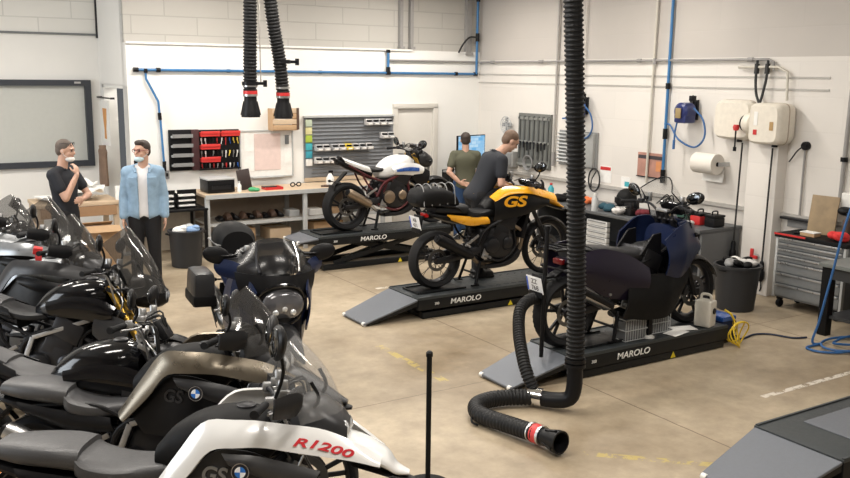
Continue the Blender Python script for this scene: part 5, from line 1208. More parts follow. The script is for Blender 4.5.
for i, (x, lab) in enumerate(((4.36, 'black wall board with three bright red trays, middle of the three tool boards'), (4.675, 'wall board with red trays and yellow tools, rightmost of the three tool boards'))):
    t = thing('tool_board', lab, 'tool board', (x, yw, 1.46))
    flat('back_panel', (0, -0.02, 0), (0.31, 0.04, 0.60), BLACK, t, 0.005)
    for k in range(3):
        if i == 1 and k > 0: continue
        p = flat('tray', (0, -0.075, 0.235-k*0.19), (0.29, 0.09, 0.06), TRAYR, t, 0.006)
        flat('tray_lip', (0, -0.125, 0.265-k*0.19), (0.29, 0.012, 0.04), TRAYR, p, 0.003)
    flat('bottom_shelf', (0, -0.07, -0.28), (0.29, 0.09, 0.02), BLACK, t)
    for k in range(3):
        for q in range(5):
            c = rnd.choice([STEEL, BLACK, RED, WHITEP, DARKM] if i == 0 else [YEL, WHITEP, BLUEB, STEEL, RED])
            m = MB(); l = rnd.uniform(0.06, 0.11); xx = x-0.12+q*0.06; zz = 1.46+0.17-k*0.19
            m.cyl((xx, yw-0.052, zz), (xx+rnd.uniform(-0.015, 0.015), yw-0.052, zz-l), 0.006, n=8).cyl((xx, yw-0.052, zz+0.01), (xx, yw-0.052, zz-0.035), 0.012, 0.010, n=8)
            tag(m.build('screwdriver', c), 'small hand tool hanging on the '+('middle' if i == 0 else 'rightmost')+' tool board', 'hand tool', 'hand tools on the '+('middle' if i == 0 else 'rightmost')+' tool board')
t = thing('whiteboard', 'whiteboard with a pale pink sheet on the back wall', 'whiteboard', (5.28, yw, 1.37))
flat('board', (0, -0.012, 0), (0.84, 0.02, 0.70), WHITEP, t)
f = MB()
for s in (-1, 1): f.box((0, -0.02, s*0.355), (0.88, 0.03, 0.018)).box((s*0.43, -0.02, 0), (0.018, 0.03, 0.70))
f.build('board_frame', LIGHTG, t); flat('pen_tray', (0, -0.05, -0.36), (0.5, 0.06, 0.012), LIGHTG, t)
for n, x, z, w_, h_, m_ in (('pink_sheet', 5.29, 1.40, 0.43, 0.56, PINKP), ('white_sheet', 4.99, 1.54, 0.16, 0.26, PAPER), ('white_sheet', 5.63, 1.32, 0.13, 0.24, PAPER), ('white_sheet', 4.98, 1.22, 0.17, 0.22, PAPER)):
    tag(flat('notice', (x, yw-0.026, z), (w_, 0.003, h_), m_), {'pink_sheet': 'large pale pink sheet on the whiteboard', }.get(n, ('tall white sheet at the upper left of the whiteboard' if z > 1.5 else ('small white sheet at the right of the whiteboard' if x > 5.5 else 'white sheet at the lower left of the whiteboard'))), 'notice')
tag(flat('marker_eraser', (5.61, yw-0.04, 1.58), (0.06, 0.03, 0.14), MIDG, None, 0.006), 'dark grey eraser at the upper right of the whiteboard', 'eraser')
t = thing('wooden_crate', 'small brown wooden crate on the wall behind the right hanging hose', 'crate', (5.525, yw, 1.74))
for k in range(4): flat('slat', (0, -0.20, 0.04+k*0.085), (0.42, 0.015, 0.075), WOOD if k % 2 else CARD, t, 0.003)
for s in (-1, 1): flat('crate_side', (s*0.20, -0.10, 0.165), (0.02, 0.19, 0.32), CARD, t)
flat('crate_bottom', (0, -0.1, 0.0), (0.42, 0.2, 0.015), CARD, t); flat('corner_strip', (0.2, -0.21, 0.17), (0.04, 0.012, 0.33), BROWN, t)
# louvred panel with bins
t = thing('louvre_panel', 'large grey louvred storage panel on the back wall above the bench', 'storage panel', (6.72, yw, 1.43))
flat('back_sheet', (0, -0.012, 0), (1.62, 0.024, 0.98), PANELG, t)
m = MB()
for k in range(16): m.box((0.05, -0.03, -0.45+k*0.06), (1.46, 0.025, 0.012), rot=(0.5, 0, 0))
lv = m.build('louvres', PANELG, t); lv['kind'] = 'stuff'
flat('top_rail', (0, -0.04, 0.5), (1.64, 0.08, 0.03), LIGHTG, t); flat('base_strip', (0, -0.03, -0.5), (1.62, 0.05, 0.06), WOOD, t)
BINM = [mat('bin_white', (0.55, 0.53, 0.52), 0.5), mat('bin_greywhite', (0.42, 0.42, 0.43), 0.5)]
def storage_bin(x, z, m_, lab, grp):
    b = thing('storage_bin', lab, 'storage bin', (x, yw-0.04, z), group=grp)
    q = MB(); q.prism([(-0.055, 0), (-0.055, 0.095), (0.0, 0.095)][:0] or [(0, 0), (-0.12, 0), (-0.13, 0.045), (-0.07, 0.055), (-0.06, 0.10), (0, 0.10)], 'YZ', -0.055, 0.055); q.build('tub', m_, b, bevel=0.004)
    flat('label_strip', (0, -0.128, 0.025), (0.07, 0.004, 0.022), PAPER, b)
    c = MB(); c.box((0, -0.07, 0.07), (0.085, 0.06, 0.03), bev=0.008); c.build('contents', BLACK, b)
for i in range(4): storage_bin(7.03+i*0.125, 1.78, BINM[i % 2], 'pale plastic bin in the top row at the right of the louvred panel', 'bins in the top row of the louvred panel')
for i in range(2): storage_bin(7.32+i*0.125, 1.56, BINM[i % 2], 'pale plastic bin in the short second row at the right of the louvred panel', 'bins in the short second row of the louvred panel')
for i in range(8): storage_bin(6.13+i*0.125+(0.03 if i > 1 else 0), 1.39, BINM[(i+1) % 2] if i != 4 else YEL, 'pale plastic bin in the long middle row of the louvred panel' if i != 4 else 'single yellow bin in the long middle row of the louvred panel', 'bins in the long middle row of the louvred panel' if i != 4 else None)
for i in range(4): storage_bin(6.12+i*0.125, 1.19, BINM[i % 2], 'pale plastic bin in the bottom row at the left of the louvred panel', 'bins in the bottom row of the louvred panel')
for i, (c, n) in enumerate(((mat('pale_green', (0.5, 0.58, 0.45), 0.6), 'pale green'), (mat('pale_yellow', (0.66, 0.62, 0.32), 0.6), 'pale yellow'), (LIME, 'lime and yellow'), (TEAL, 'bright teal'), (mat('teal_dark', (0.04, 0.28, 0.36), 0.5), 'darker teal'), (WHITEP, 'white'))):
    tag(flat('label_card', (5.985, yw-0.04, 1.83-i*0.125), (0.11, 0.02, 0.11), c, None, 0.004), n+' card at the left edge of the louvred panel', 'label card', 'cards at the left edge of the louvred panel')
# bench along the back wall
t = thing('workbench', 'long workbench with grey steel legs and pale top along the back wall', 'workbench', (5.45, 12.48, 0))
flat('worktop', (0, 0, 0.88), (2.9, 0.74, 0.04), WOOD, t, 0.005); flat('front_edge', (0, -0.372, 0.87), (2.9, 0.02, 0.06), LIGHTG, t)
flat('lower_shelf', (0, 0.02, 0.46), (2.8, 0.62, 0.03), mat('shelf_pale', (0.42, 0.39, 0.34), 0.6), t); flat('shelf_edge', (0, -0.30, 0.455), (2.8, 0.015, 0.05), LIGHTG, t); flat('back_sheet', (0, 0.36, 0.6), (2.8, 0.012, 0.5), mat('shelf_back', (0.33, 0.27, 0.21), 0.7), t)
for x in (-1.42, 0.08, 1.42):
    for y in (-0.34, 0.34): flat('leg', (x, y, 0.43), (0.06, 0.05, 0.86), LIGHTG, t, 0.005)
flat('bottom_shelf', (0, 0.05, 0.12), (2.8, 0.55, 0.025), mat('shelf_pale', (0.42, 0.39, 0.34), 0.6), t)
t = thing('printer', 'black box printer with grey lid at the left end of the back bench', 'printer', (4.28, 12.42, 0.90))
flat('body', (0, 0, 0.10), (0.40, 0.36, 0.18), BLACK, t, 0.012); flat('lid', (0, 0, 0.20), (0.41, 0.37, 0.025), LIGHTG, t, 0.008); flat('paper_slot', (0, -0.182, 0.08), (0.28, 0.006, 0.05), DARKM, t)
t = thing('tablet_screen', 'dark upright screen leaning back beside the printer', 'screen', (4.70, 12.45, 0.90))
flat('panel', (0, 0, 0.155), (0.20, 0.02, 0.30), mat('dark_brown_panel', (0.035, 0.022, 0.02), 0.4), t, 0.006, rot=(-0.15, -0.12, 0)); flat('prop', (0, 0.06, 0.08), (0.05, 0.1, 0.15), BLACK, t, rot=(0.3, 0, 0))
t = thing('spray_bottle', 'small white spray can between printer and dark screen', 'bottle', (4.55, 12.25, 0.90)); MB().lathe([(0, 0), (0.03, 0), (0.03, 0.10), (0.012, 0.125), (0.012, 0.15), (0, 0.15)], n=16).build('can', WHITEP, t); MB().cyl((0, 0, 0.14), (0, 0, 0.16), 0.014).build('cap', LIGHTG, t)
tag(MB().ell((4.75, 12.24, 0.93), (0.07, 0.05, 0.035)).ell((4.80, 12.22, 0.925), (0.05, 0.05, 0.03)).build('rag', GREEN), 'bright green rag on the back bench in front of the dark screen', 'rag')
t = thing('parts_tray', 'open red parts tray on the back bench', 'tray', (5.10, 12.35, 0.90))
flat('tray_base', (0, 0, 0.008), (0.26, 0.18, 0.012), RED, t)
for s in (-1, 1): flat('rim', (0, s*0.09, 0.02), (0.27, 0.012, 0.04), RED, t); flat('rim', (s*0.13, 0, 0.02), (0.012, 0.18, 0.04), RED, t)
flat('paper_insert', (-0.04, 0.02, 0.04), (0.2, 0.13, 0.01), BLACK, t)
m = MB()
for s in (-1, 1): m.tube([(5.50+s*0.05+0.035*math.cos(a), 12.40, 0.945+0.028*math.sin(a)) for a in [2*PI*i/16 for i in range(16)]], 0.009, n=6, closed=True, smooth=False)
m.tube([(5.48, 12.4, 0.94), (5.52, 12.4, 0.94)], 0.009, smooth=False); tag(m.build('goggles', BLACK), 'black safety goggles on the back bench', 'goggles')
t = thing('cleaner_bottle', 'white bottle with black trigger on the back bench', 'bottle', (6.02, 12.28, 0.90))
MB().lathe([(0, 0), (0.055, 0), (0.06, 0.02), (0.06, 0.13), (0.03, 0.18), (0.02, 0.20), (0, 0.20)], n=20).build('bottle_body', WHITEP, t); MB().box((0.01, 0, 0.225), (0.07, 0.03, 0.035), bev=0.008).box((0.035, 0, 0.195), (0.012, 0.015, 0.05), rot=(0, -0.4, 0)).build('trigger', BLACK, t)
tag(MB().tube([(5.85, 12.25, 0.912), (5.93, 12.22, 0.915), (6.0, 12.2, 0.912)], [0.018, 0.022, 0.014], n=10).build('brush', BROWN), 'dark brush lying beside the white bottle', 'brush')
for i in range(9):
    m = MB(); x = 4.30+i*0.115; m.body([(x-0.05, 0.478, 0.53+0.03*(i % 3), 0.10), (x, 0.476, 0.56+0.04*(i % 2), 0.12), (x+0.045, 0.478, 0.52, 0.09)], n=12, per=3, yc=12.38); tag(m.build('work_shoe', BROWN if i % 2 else BLACK), 'dark work shoe on the shelf under the back bench', 'shoe', 'dark shoes under the back bench')
for i, (x, w_, h_, m_, n) in enumerate(((5.42, 0.16, 0.10, LIGHTG, 'grey'), (5.78, 0.22, 0.09, WHITEP, 'white'), (6.10, 0.26, 0.08, CARD, 'cardboard'), (6.5, 0.3, 0.12, MIDG, 'dark grey'))):
    tag(flat('box', (x, 12.40, 0.476+h_/2), (w_, 0.25, h_), m_, None, 0.006), n+' box on the shelf under the back bench', 'box')
for i, (x, w_, h_, m_, n) in enumerate(((4.6, 0.4, 0.22, CARD, 'brown'), (5.2, 0.34, 0.18, WOOD, 'pale brown'), (6.0, 0.5, 0.22, CARD, 'wide brown'))):
    b = thing('carton', n+' carton on the bottom shelf of the back bench', 'carton', (x, 12.5, 0.1325)); flat('carton_body', (0, 0, h_/2), (w_, 0.4, h_), m_, b, 0.004); flat('tape', (0, 0, h_+0.001), (w_*1.005, 0.05, 0.003), PAPER, b)
# small black table with paper trays
t = thing('side_table', 'small black table with paper trays at the left of the back bench', 'table', (3.62, 12.42, 0))
flat('table_top', (0, 0, 0.71), (0.80, 0.7, 0.03), BLACK, t, 0.004)
for x in (-0.37, 0.37):
    for y in (-0.32, 0.32): flat('leg', (x, y, 0.35), (0.04, 0.04, 0.70), BLACK, t)
flat('back_panel', (0, 0.33, 0.35), (0.7, 0.02, 0.6), mat('panel_beige', (0.42, 0.37, 0.3), 0.6), t)
for i, (x, lab) in enumerate(((3.46, 'left stack of black paper trays with white papers on the small black table'), (3.76, 'right stack of black paper trays with white papers on the small black table'))):
    b = thing('paper_tray', lab, 'paper tray', (x, 12.35, 0.725))
    for k in range(3):
        p = flat('tray', (0, 0, 0.02+k*0.07), (0.27, 0.32, 0.018), BLACK, b, 0.004); flat('papers', (0, -0.01, 0.042+k*0.07), (0.23, 0.30, 0.022), PAPER, b)
        for s in (-1, 1): flat('tray_side', (s*0.13, 0, 0.05+k*0.07), (0.01, 0.3, 0.05), BLACK, p)
    flat('tray_front', (0, -0.155, 0.235), (0.27, 0.01, 0.06), BLACK, b)
t = thing('switch_box', 'small dark switch under the end of the blue drop pipe', 'switch', (3.72, yw, 1.12)); flat('plate', (0, -0.015, 0), (0.07, 0.03, 0.12), GREYP, t, 0.005); flat('rocker', (0, -0.033, 0), (0.03, 0.01, 0.05), BLACK, t)
def waste_bin(label, loc, r0, r1, h, fill):
    t = thing('waste_bin', label, 'waste bin', loc)
    MB().lathe([(0, 0), (r0, 0), (r0+0.01, 0.01), (r1, h-0.03), (r1+0.018, h-0.03), (r1+0.018, h), (r1-0.01, h), (r0-0.01, 0.03), (0, 0.03)], n=32).build('tub', mat('bin_black', (0.02, 0.021, 0.024), 0.5), t)
    for s in (-1, 1): MB().tube([(s*(r1+0.01), -0.05, h-0.05), (s*(r1+0.05), 0, h-0.04), (s*(r1+0.01), 0.05, h-0.05)], 0.01, n=6).build('bin_handle', BLACK, t)
    return t
BT = thing
waste_bin('round black waste bin filled with paper rubbish in front of the small black table', (3.60, 11.78, 0), 0.19, 0.225, 0.50, None)
for i, (dx, dy, m_, n) in enumerate(((-0.09, -0.02, PAPER, 'white crumpled paper at the left in the bin by the small table'), (0.08, -0.05, mat('pale_blue_paper', (0.25, 0.38, 0.6), 0.8), 'pale blue crumpled paper in the bin by the small table'), (0.04, 0.09, LIGHTG, 'grey crumpled paper at the back of the bin by the small table'))):
    m = MB(); m.ell((3.60+dx, 11.78+dy, 0.50), (0.10, 0.09, 0.055), n=9, m=6); m.ell((3.63+dx, 11.75+dy, 0.53), (0.06, 0.05, 0.04), n=7, m=5); tag(m.build('crumpled_paper', m_, angle=10), n, 'rubbish')
# monitor and its cabinet
t = thing('workstation_cabinet', 'tall dark cabinet carrying the monitor in the far corner', 'cabinet', (8.72, 12.55, 0))
flat('carcass', (0, 0, 0.5), (0.62, 0.5, 1.0), MATTE, t, 0.008); flat('side_post', (-0.42, -0.22, 0.62), (0.06, 0.06, 1.24), BLACK, t, 0.005); flat('shelf', (-0.05, -0.24, 1.0), (0.8, 0.5, 0.03), GREYP, t, 0.004)
d = flat('cabinet_door', (0, -0.256, 0.48), (0.58, 0.015, 0.9), mat('door_blue', (0.02, 0.06, 0.14), 0.5), t, 0.004); flat('door_handle', (0.22, -0.275, 0.6), (0.02, 0.02, 0.12), STEEL, d)
t = thing('monitor', 'computer monitor with lit blue screen in the far corner', 'monitor', (8.70, 12.36, 1.01), (0, 0, R(12)))
flat('screen_bezel', (0, 0, 0.40), (0.68, 0.035, 0.40), BLACK, t, 0.006)
SCR = bpy.data.materials.new('lit_screen'); SCR.use_nodes = True; N = SCR.node_tree.nodes; L = SCR.node_tree.links; b_ = N['Principled BSDF']
tc = N.new('ShaderNodeTexCoord'); br = N.new('ShaderNodeTexBrick'); br.inputs['Scale'].default_value = 4.5; br.inputs['Color1'].default_value = (0.12, 0.42, 0.75, 1); br.inputs['Color2'].default_value = (0.55, 0.75, 0.9, 1); br.inputs['Mortar'].default_value = (0.2, 0.5, 0.8, 1)
mp = N.new('ShaderNodeMapping'); mp.inputs['Rotation'].default_value = (R(90), 0, 0); L.new(tc.outputs['Object'], mp.inputs[0]); L.new(mp.outputs[0], br.inputs['Vector']); L.new(br.outputs['Color'], b_.inputs['Emission Color']); b_.inputs['Emission Strength'].default_value = 0.8; b_.inputs['Base Color'].default_value = (0.02, 0.02, 0.02, 1)
flat('screen', (0, -0.019, 0.405), (0.645, 0.004, 0.36), SCR, t); flat('stand_neck', (0, 0.03, 0.13), (0.06, 0.03, 0.24), BLACK, t); flat('stand_foot', (0, 0, 0.01), (0.24, 0.18, 0.018), BLACK, t, 0.005)
# recess: hanging rail, sheets and boxes
t = thing('clothes_rail', 'dark wall rail with hooks between the window and the doorway', 'rail', (3.16, 14.2, 2.20)); MB().cyl((0.0, 0.45, 0), (0.0, -0.45, 0), 0.012).build('rod', DARKM, t)
for y in (0.4, -0.4): flat('rail_bracket', (0.03, y, 0), (0.06, 0.03, 0.03), DARKM, t)
t = thing('wall_poster', 'white poster with an orange bottle shape, beside the doorway of the recess', 'poster', (3.17, 14.22, 1.82)); flat('sheet', (0, 0, 0), (0.01, 0.55, 0.68), PAPER, t); MB().prism([(-0.12, 0.22), (0.12, 0.22), (0.08, 0.02), (0.04, -0.1), (0.05, -0.24), (-0.07, -0.24), (-0.05, -0.1), (-0.09, 0.02)], 'YZ', -0.012, -0.006).build('orange_print', mat('print_orange', (0.62, 0.30, 0.10), 0.7), t)
m = MB(); m.loft([[((0.05+0.012*math.sin(4*a))*math.cos(a), hw_*math.sin(a), z_) for a in [2*PI*k/20 for k in range(20)]] for z_, hw_ in ((0.92, 0.20), (1.0, 0.21), (1.2, 0.18), (1.36, 0.17), (1.44, 0.19), (1.49, 0.10), (1.53, 0.06))], per=3); o = tag(m.build('hanging_coat', mat('coat_brown', (0.2, 0.13, 0.09), 0.8, var=0.2, scale=8)), 'brown coat hanging below the poster by the doorway', 'coat'); o.location = (3.10, 14.2, -0.05)
t = thing('packing_table', 'wooden packing table with white sheets behind the two standing men', 'table', (2.45, 13.2, 0))
flat('table_top', (0, 0, 0.78), (1.1, 0.75, 0.05), WOOD, t, 0.005)
for x in (-0.5, 0.5):
    for y in (-0.32, 0.32): flat('leg', (x, y, 0.375), (0.07, 0.07, 0.75), WOOD, t)
flat('apron', (0, -0.36, 0.68), (1.0, 0.03, 0.14), mat('apron_brown', (0.32, 0.19, 0.1), 0.7), t)
for i, (x, y, z, w_, d_, h_, rz, lab) in enumerate(((2.35, 13.2, 0.805, 0.7, 0.5, 0.10, 0.2, 'lowest pale sheet pile on the packing table'), (2.55, 13.15, 0.905, 0.6, 0.45, 0.08, -0.3, 'middle crumpled white sheet on the packing table'), (2.50, 13.22, 0.985, 0.45, 0.35, 0.10, 0.5, 'topmost crumpled white sheet on the packing table'))):
    m = MB(); m.M = Matrix.Translation((x, y, z)) @ Matrix.Rotation(rz, 4, 'Z'); rr = random.Random(i)
    m.grid(lambda u, v: ((u-0.5)*w_, (v-0.5)*d_, h_*(0.35+0.6*math.sin(u*7+i)*math.sin(v*6+2*i)*0.5+0.25*math.sin(u*15)*math.cos(v*11))+0.03), 14, 12, 0.02); tag(m.build('wrapping_sheet', PAPER), lab, 'sheet')
for i, (x, y, w_, d_, h_, lab) in enumerate(((2.62, 12.45, 0.46, 0.4, 0.50, 'large open cardboard box on the floor beside the man in denim'), (2.1, 12.4, 0.4, 0.35, 0.35, 'low cardboard box on the floor behind the parked row'))):
    b = thing('cardboard_box', lab, 'cardboard box', (x, y, 0)); flat('box_body', (0, 0, h_/2), (w_, d_, h_), CARD, b, 0.004)
    for s in (-1, 1): flat('flap', (0, s*(d_/2+0.05), h_+0.02), (w_*0.98, 0.14, 0.006), CARD, b, rot=(s*-0.5, 0, 0))
flat('tape', (0, 0, 0.501), (0.05, 0.4, 0.003), PAPER, b)
t = thing('door_post', 'white free standing panel edge beside the doorway of the recess', 'panel', (3.02, 12.95, 0)); flat('panel', (0, 0, 0.5), (0.10, 0.06, 1.0), WHITEP, t, 0.006); flat('foot', (0, 0, 0.01), (0.25, 0.2, 0.02), LIGHTG, t)
t = thing('fire_extinguisher', 'small dark red cylinder hanging inside the doorway', 'extinguisher', (3.26, 12.96, 1.02)); MB().lathe([(0, 0), (0.04, 0), (0.05, 0.02), (0.05, 0.24), (0.02, 0.29), (0, 0.29)], n=18, c=(0, -0.07, 0)).build('cylinder', RED, t); MB().box((0, -0.07, 0.31), (0.05, 0.03, 0.05), bev=0.006).build('valve', BLACK, t)

# ------------------------------------------------------------------ right wall
xw = XR
t = thing('tool_panel', 'large dark grey tool panel with vertical ribs on the right wall behind the mechanic', 'tool panel', (xw, 11.38, 1.56))
flat('sheet', (-0.02, 0, 0), (0.04, 0.82, 0.88), mat('panel_olive_grey', (0.16, 0.165, 0.155), 0.5), t)
for k in range(7): flat('rib', (-0.05, -0.36+k*0.12, 0.05+0.0), (0.03, 0.035, 0.70), mat('rib_grey', (0.10, 0.105, 0.10), 0.5), t, 0.004)
for z in (0.36, -0.02, -0.40): flat('cross_rail', (-0.055, 0, z), (0.02, 0.8, 0.04), mat('rib_light', (0.24, 0.245, 0.23), 0.5), t, 0.003)
for k in range(8): tag(MB().cyl((xw-0.085, 11.05+k*0.09, 1.52), (xw-0.085, 11.05+k*0.09, 1.52-0.08-0.02*(k % 3)), 0.012, n=8).box((xw-0.085, 11.05+k*0.09, 1.53), (0.02, 0.03, 0.03), bev=0.005).build('spanner', DARKM), 'dark tool hanging in the row across the grey tool panel', 'hand tool', 'tools on the grey tool panel')
t = thing('control_box', 'grey low electrical box left of the tool panel on the right wall', 'electrical box', (xw, 12.15, 1.22)); flat('box_body', (-0.06, 0, 0), (0.12, 0.66, 0.26), mat('box_grey', (0.3, 0.3, 0.29), 0.5), t, 0.01); flat('box_lid', (-0.125, 0, 0), (0.012, 0.58, 0.2), mat('box_grey2', (0.24, 0.24, 0.235), 0.5), t, 0.004)
t = thing('cable_coil', 'coiled grey cable hanging at the lower edge of the tool panel', 'cable coil', (xw-0.10, 11.45, 1.2))
for q in range(3): MB().tube([(0.01*q, (0.12-0.012*q)*math.cos(a), (0.12-0.012*q)*math.sin(a)) for a in [2*PI*i/20 for i in range(20)]], 0.011, n=6, closed=True, smooth=False).build('loop', GREYP, t)
t = thing('wall_fan', 'small round grey wall fan above the mechanic', 'fan', (xw, 12.05, 1.79))
MB().lathe([(0, -0.10), (0.03, -0.10), (0.04, -0.07), (0.04, 0), (0, 0)], n=16, axis='X').build('motor', LIGHTG, t); m = MB()
for r_ in (0.14, 0.10, 0.06): m.tube([(-0.11, r_*math.cos(a), r_*math.sin(a)) for a in [2*PI*i/24 for i in range(24)]], 0.006, n=6, closed=True, smooth=False)
for k in range(8): m.tube([(-0.11, 0, 0), (-0.11, 0.14*math.cos(k*PI/4), 0.14*math.sin(k*PI/4))], 0.004, n=5, smooth=False)
m.build('guard', LIGHTG, t)
for k in range(4):
    m = MB(); m.box((-0.09, 0, 0.065), (0.008, 0.06, 0.11), rot=(k*PI/2, 0, 0), bev=0.003); m.v = [tuple(Matrix.Rotation(k*PI/2, 4, 'X') @ (Vector(v)-Vector((-0.09, 0, 0.065))).to_3d()) if False else v for v in m.v]
    m = MB(); m.M = Matrix.Rotation(k*PI/2, 4, 'X'); m.box((-0.09, 0, 0.065), (0.008, 0.06, 0.11), rot=(0, 0, 0.4), bev=0.003); m.build('blade', GREYP, t)
t = thing('louvre_panel', 'grey louvred rack on the right wall behind the big hanging hose', 'storage panel', (xw, 10.33, 1.51)); flat('back_sheet', (-0.015, 0, 0), (0.03, 0.86, 0.54), mat('rack_grey', (0.27, 0.275, 0.27), 0.5), t)
for k in range(9): flat('slat', (-0.05, 0.22, -0.22+k*0.055), (0.06, 0.42, 0.022), LIGHTG, t, 0.003, rot=(0, 0.4, 0))
flat('side_cheek', (-0.06, -0.2, 0), (0.06, 0.40, 0.5), mat('rack_grey2', (0.32, 0.325, 0.315), 0.5), t, 0.004)
def hose_reel(label, y, z, s=1.0):
    t = thing('hose_reel', label, 'hose reel', (xw, y, z))
    flat('mount_plate', (-0.015, 0, 0.02), (0.03, 0.14, 0.26), DARKM, t, 0.004)
    MB().lathe([(0, -0.29), (0.08, -0.29), (0.115, -0.26), (0.115, -0.10), (0.08, -0.07), (0, -0.07)], n=28, axis='X').box((-0.18, 0.0, -0.06), (0.20, 0.20, 0.18), bev=0.03).build('reel_housing', mat('reel_navy', (0.02, 0.03, 0.13), 0.35), t)
    MB().box((-0.31, 0, -0.02), (0.01, 0.09, 0.13), bev=0.004).build('reel_label', mat('label_gold', (0.3, 0.22, 0.1), 0.5), t)
    MB().box((-0.12, -0.06, 0.17), (0.08, 0.06, 0.07), bev=0.01).tube([(-0.05, -0.02, 0.1), (-0.1, -0.05, 0.2), (-0.15, -0.06, 0.16)], 0.012).build('swivel_bracket', BLACK, t)
    MB().tube([(-0.2, 0.10, -0.12), (-0.2, 0.13, -0.25), (-0.2, 0.14, -0.42)], 0.012, n=8).cyl((-0.2, 0.14, -0.38), (-0.2, 0.14, -0.5), 0.017).build('hose_end', BLUEH, t)
    MB().tube([(-0.18, -0.14, 0.05), (-0.15, -0.28, -0.10), (-0.13, -0.30, -0.32), (-0.10, -0.12, -0.46), (-0.07, 0.18, -0.38), (-0.05, 0.36, -0.20), (-0.05, 0.46, -0.19)], 0.013, n=8).build('feed_hose', BLUEH, t)
    return t
hose_reel('navy blue hose reel on the right wall between blue pipe and paper roll', 8.12, 2.17)
hose_reel('navy blue hose reel half hidden behind the big hanging hose', 10.22, 2.15)
t = thing('framed_print', 'reddish brown print with dark lettering strip on the right wall behind the conduit', 'print', (xw, 8.83, 1.40)); flat('print_sheet', (-0.01, 0, 0), (0.02, 0.48, 0.33), mat('print_rust', (0.42, 0.22, 0.17), 0.6, var=0.25, scale=7), t); flat('dark_strip', (-0.022, 0, 0.105), (0.004, 0.46, 0.05), mat('print_dark', (0.05, 0.04, 0.045), 0.6, var=0.3, scale=25), t); flat('bright_patch', (-0.022, -0.16, -0.01), (0.004, 0.10, 0.14), mat('print_orange2', (0.6, 0.25, 0.1), 0.6), t); flat('print_edge', (-0.012, 0, -0.172), (0.03, 0.5, 0.012), DARKM, t)
t = thing('paper_roll_holder', 'large white paper roll on a wall holder below the hose reel', 'paper roll', (xw, 7.70, 1.53))
MB().lathe([(0.03, -0.17), (0.13, -0.17), (0.13, 0.17), (0.03, 0.17), (0.03, -0.17)], n=32, c=(-0.19, 0, 0), axis='Y').build('roll', mat('roll_paper', (0.74, 0.70, 0.64), 0.85, var=0.01), t)
MB().lathe([(0, -0.19), (0.028, -0.19), (0.028, 0.19), (0, 0.19)], n=14, c=(-0.19, 0, 0), axis='Y').build('spindle', BLACK, t)
for s in (-1, 1): flat('holder_arm', (-0.10, s*0.195, 0), (0.2, 0.012, 0.05), LIGHTG, t)
MB().grid(lambda u, v: (-0.07+0.02*math.sin(u*3), (v-0.5)*0.33, -0.02-u*0.22), 6, 2, 0.002).build('loose_end', PAPER, t)
def cable_reel(label, y, z, w_, h_, dep, drum):
    y -= 0.15
    t = thing('cable_reel', label, 'cable reel', (xw, y, z))
    m = MB(); m.M = Matrix.Rotation(R(180), 4, 'Z'); m.body([(0.04, -h_/2+0.02, h_/2-0.02, w_/2-0.02), (0.10, -h_/2, h_/2, w_/2), (dep-0.06, -h_/2, h_/2, w_/2), (dep, -h_/2+0.03, h_/2-0.03, w_/2-0.03)], n=28, e=6, per=3); m.build('reel_case', CREAM, t)
    m = MB(); m.M = Matrix.Rotation(R(180), 4, 'Z'); m.body([(dep*0.5-0.008, -h_/2-0.006, h_/2+0.006, w_/2+0.006), (dep*0.5+0.008, -h_/2-0.006, h_/2+0.006, w_/2+0.006)], n=28, e=6, per=1); m.build('case_seam', mat('seam_tan', (0.42, 0.34, 0.27), 0.5), t)
    flat('mount_bracket', (-0.02, 0, 0), (0.04, 0.1, h_*0.8), LIGHTG, t)
    if drum:
        MB().lathe([(0, 0), (0.10, 0), (0.12, 0.02), (0.12, 0.10), (0.09, 0.13), (0, 0.13)], n=28, c=(-dep*0.62, w_/2, -0.01), axis='Y').build('drum', CREAM, t)
        MB().tube([(-dep*0.62+0.085*math.cos(a), w_/2+0.14, 0.085*math.sin(a)-0.01) for a in [R(60)+R(240)*i/14 for i in range(15)]], 0.012, n=6, smooth=False).build('drum_ring', BLACK, t)
        flat('warning_label', (-dep-0.002, 0.10, -0.10), (0.004, 0.05, 0.06), RED, t); flat('info_label', (-dep-0.002, 0.10, 0.06), (0.004, 0.05, 0.16), PAPER, t); flat('small_label', (-dep-0.002, -0.12, -0.02), (0.004, 0.05, 0.10), mat('label_ochre', (0.4, 0.25, 0.1), 0.6), t)
    MB().cyl((-dep*0.6, -0.08, -h_/2-0.03), (-dep*0.6, -0.08, -h_/2+0.01), 0.035).build('outlet_guide', BLACK, t)
    return t
cable_reel('square cream cable reel, left of the two on the right wall', 7.50, 2.10, 0.56, 0.48, 0.22, False)
cable_reel('deeper cream cable reel with round side drum, right of the two on the right wall', 6.93, 2.08, 0.44, 0.48, 0.36, True)
t = thing('pull_handle', 'red and black pull handle hanging at the left cable reel', 'handle', (xw-0.30, 7.20, 2.0)); MB().lathe([(0, 0.05), (0.03, 0.05), (0.04, 0.02), (0.03, -0.02), (0, -0.02)], n=16).build('red_knob', RED, t); MB().cyl((0, 0, -0.02), (0, 0, -0.24), 0.010).cyl((0, 0, -0.22), (0, 0, -0.27), 0.02).build('pull_rod', BLACK, t)
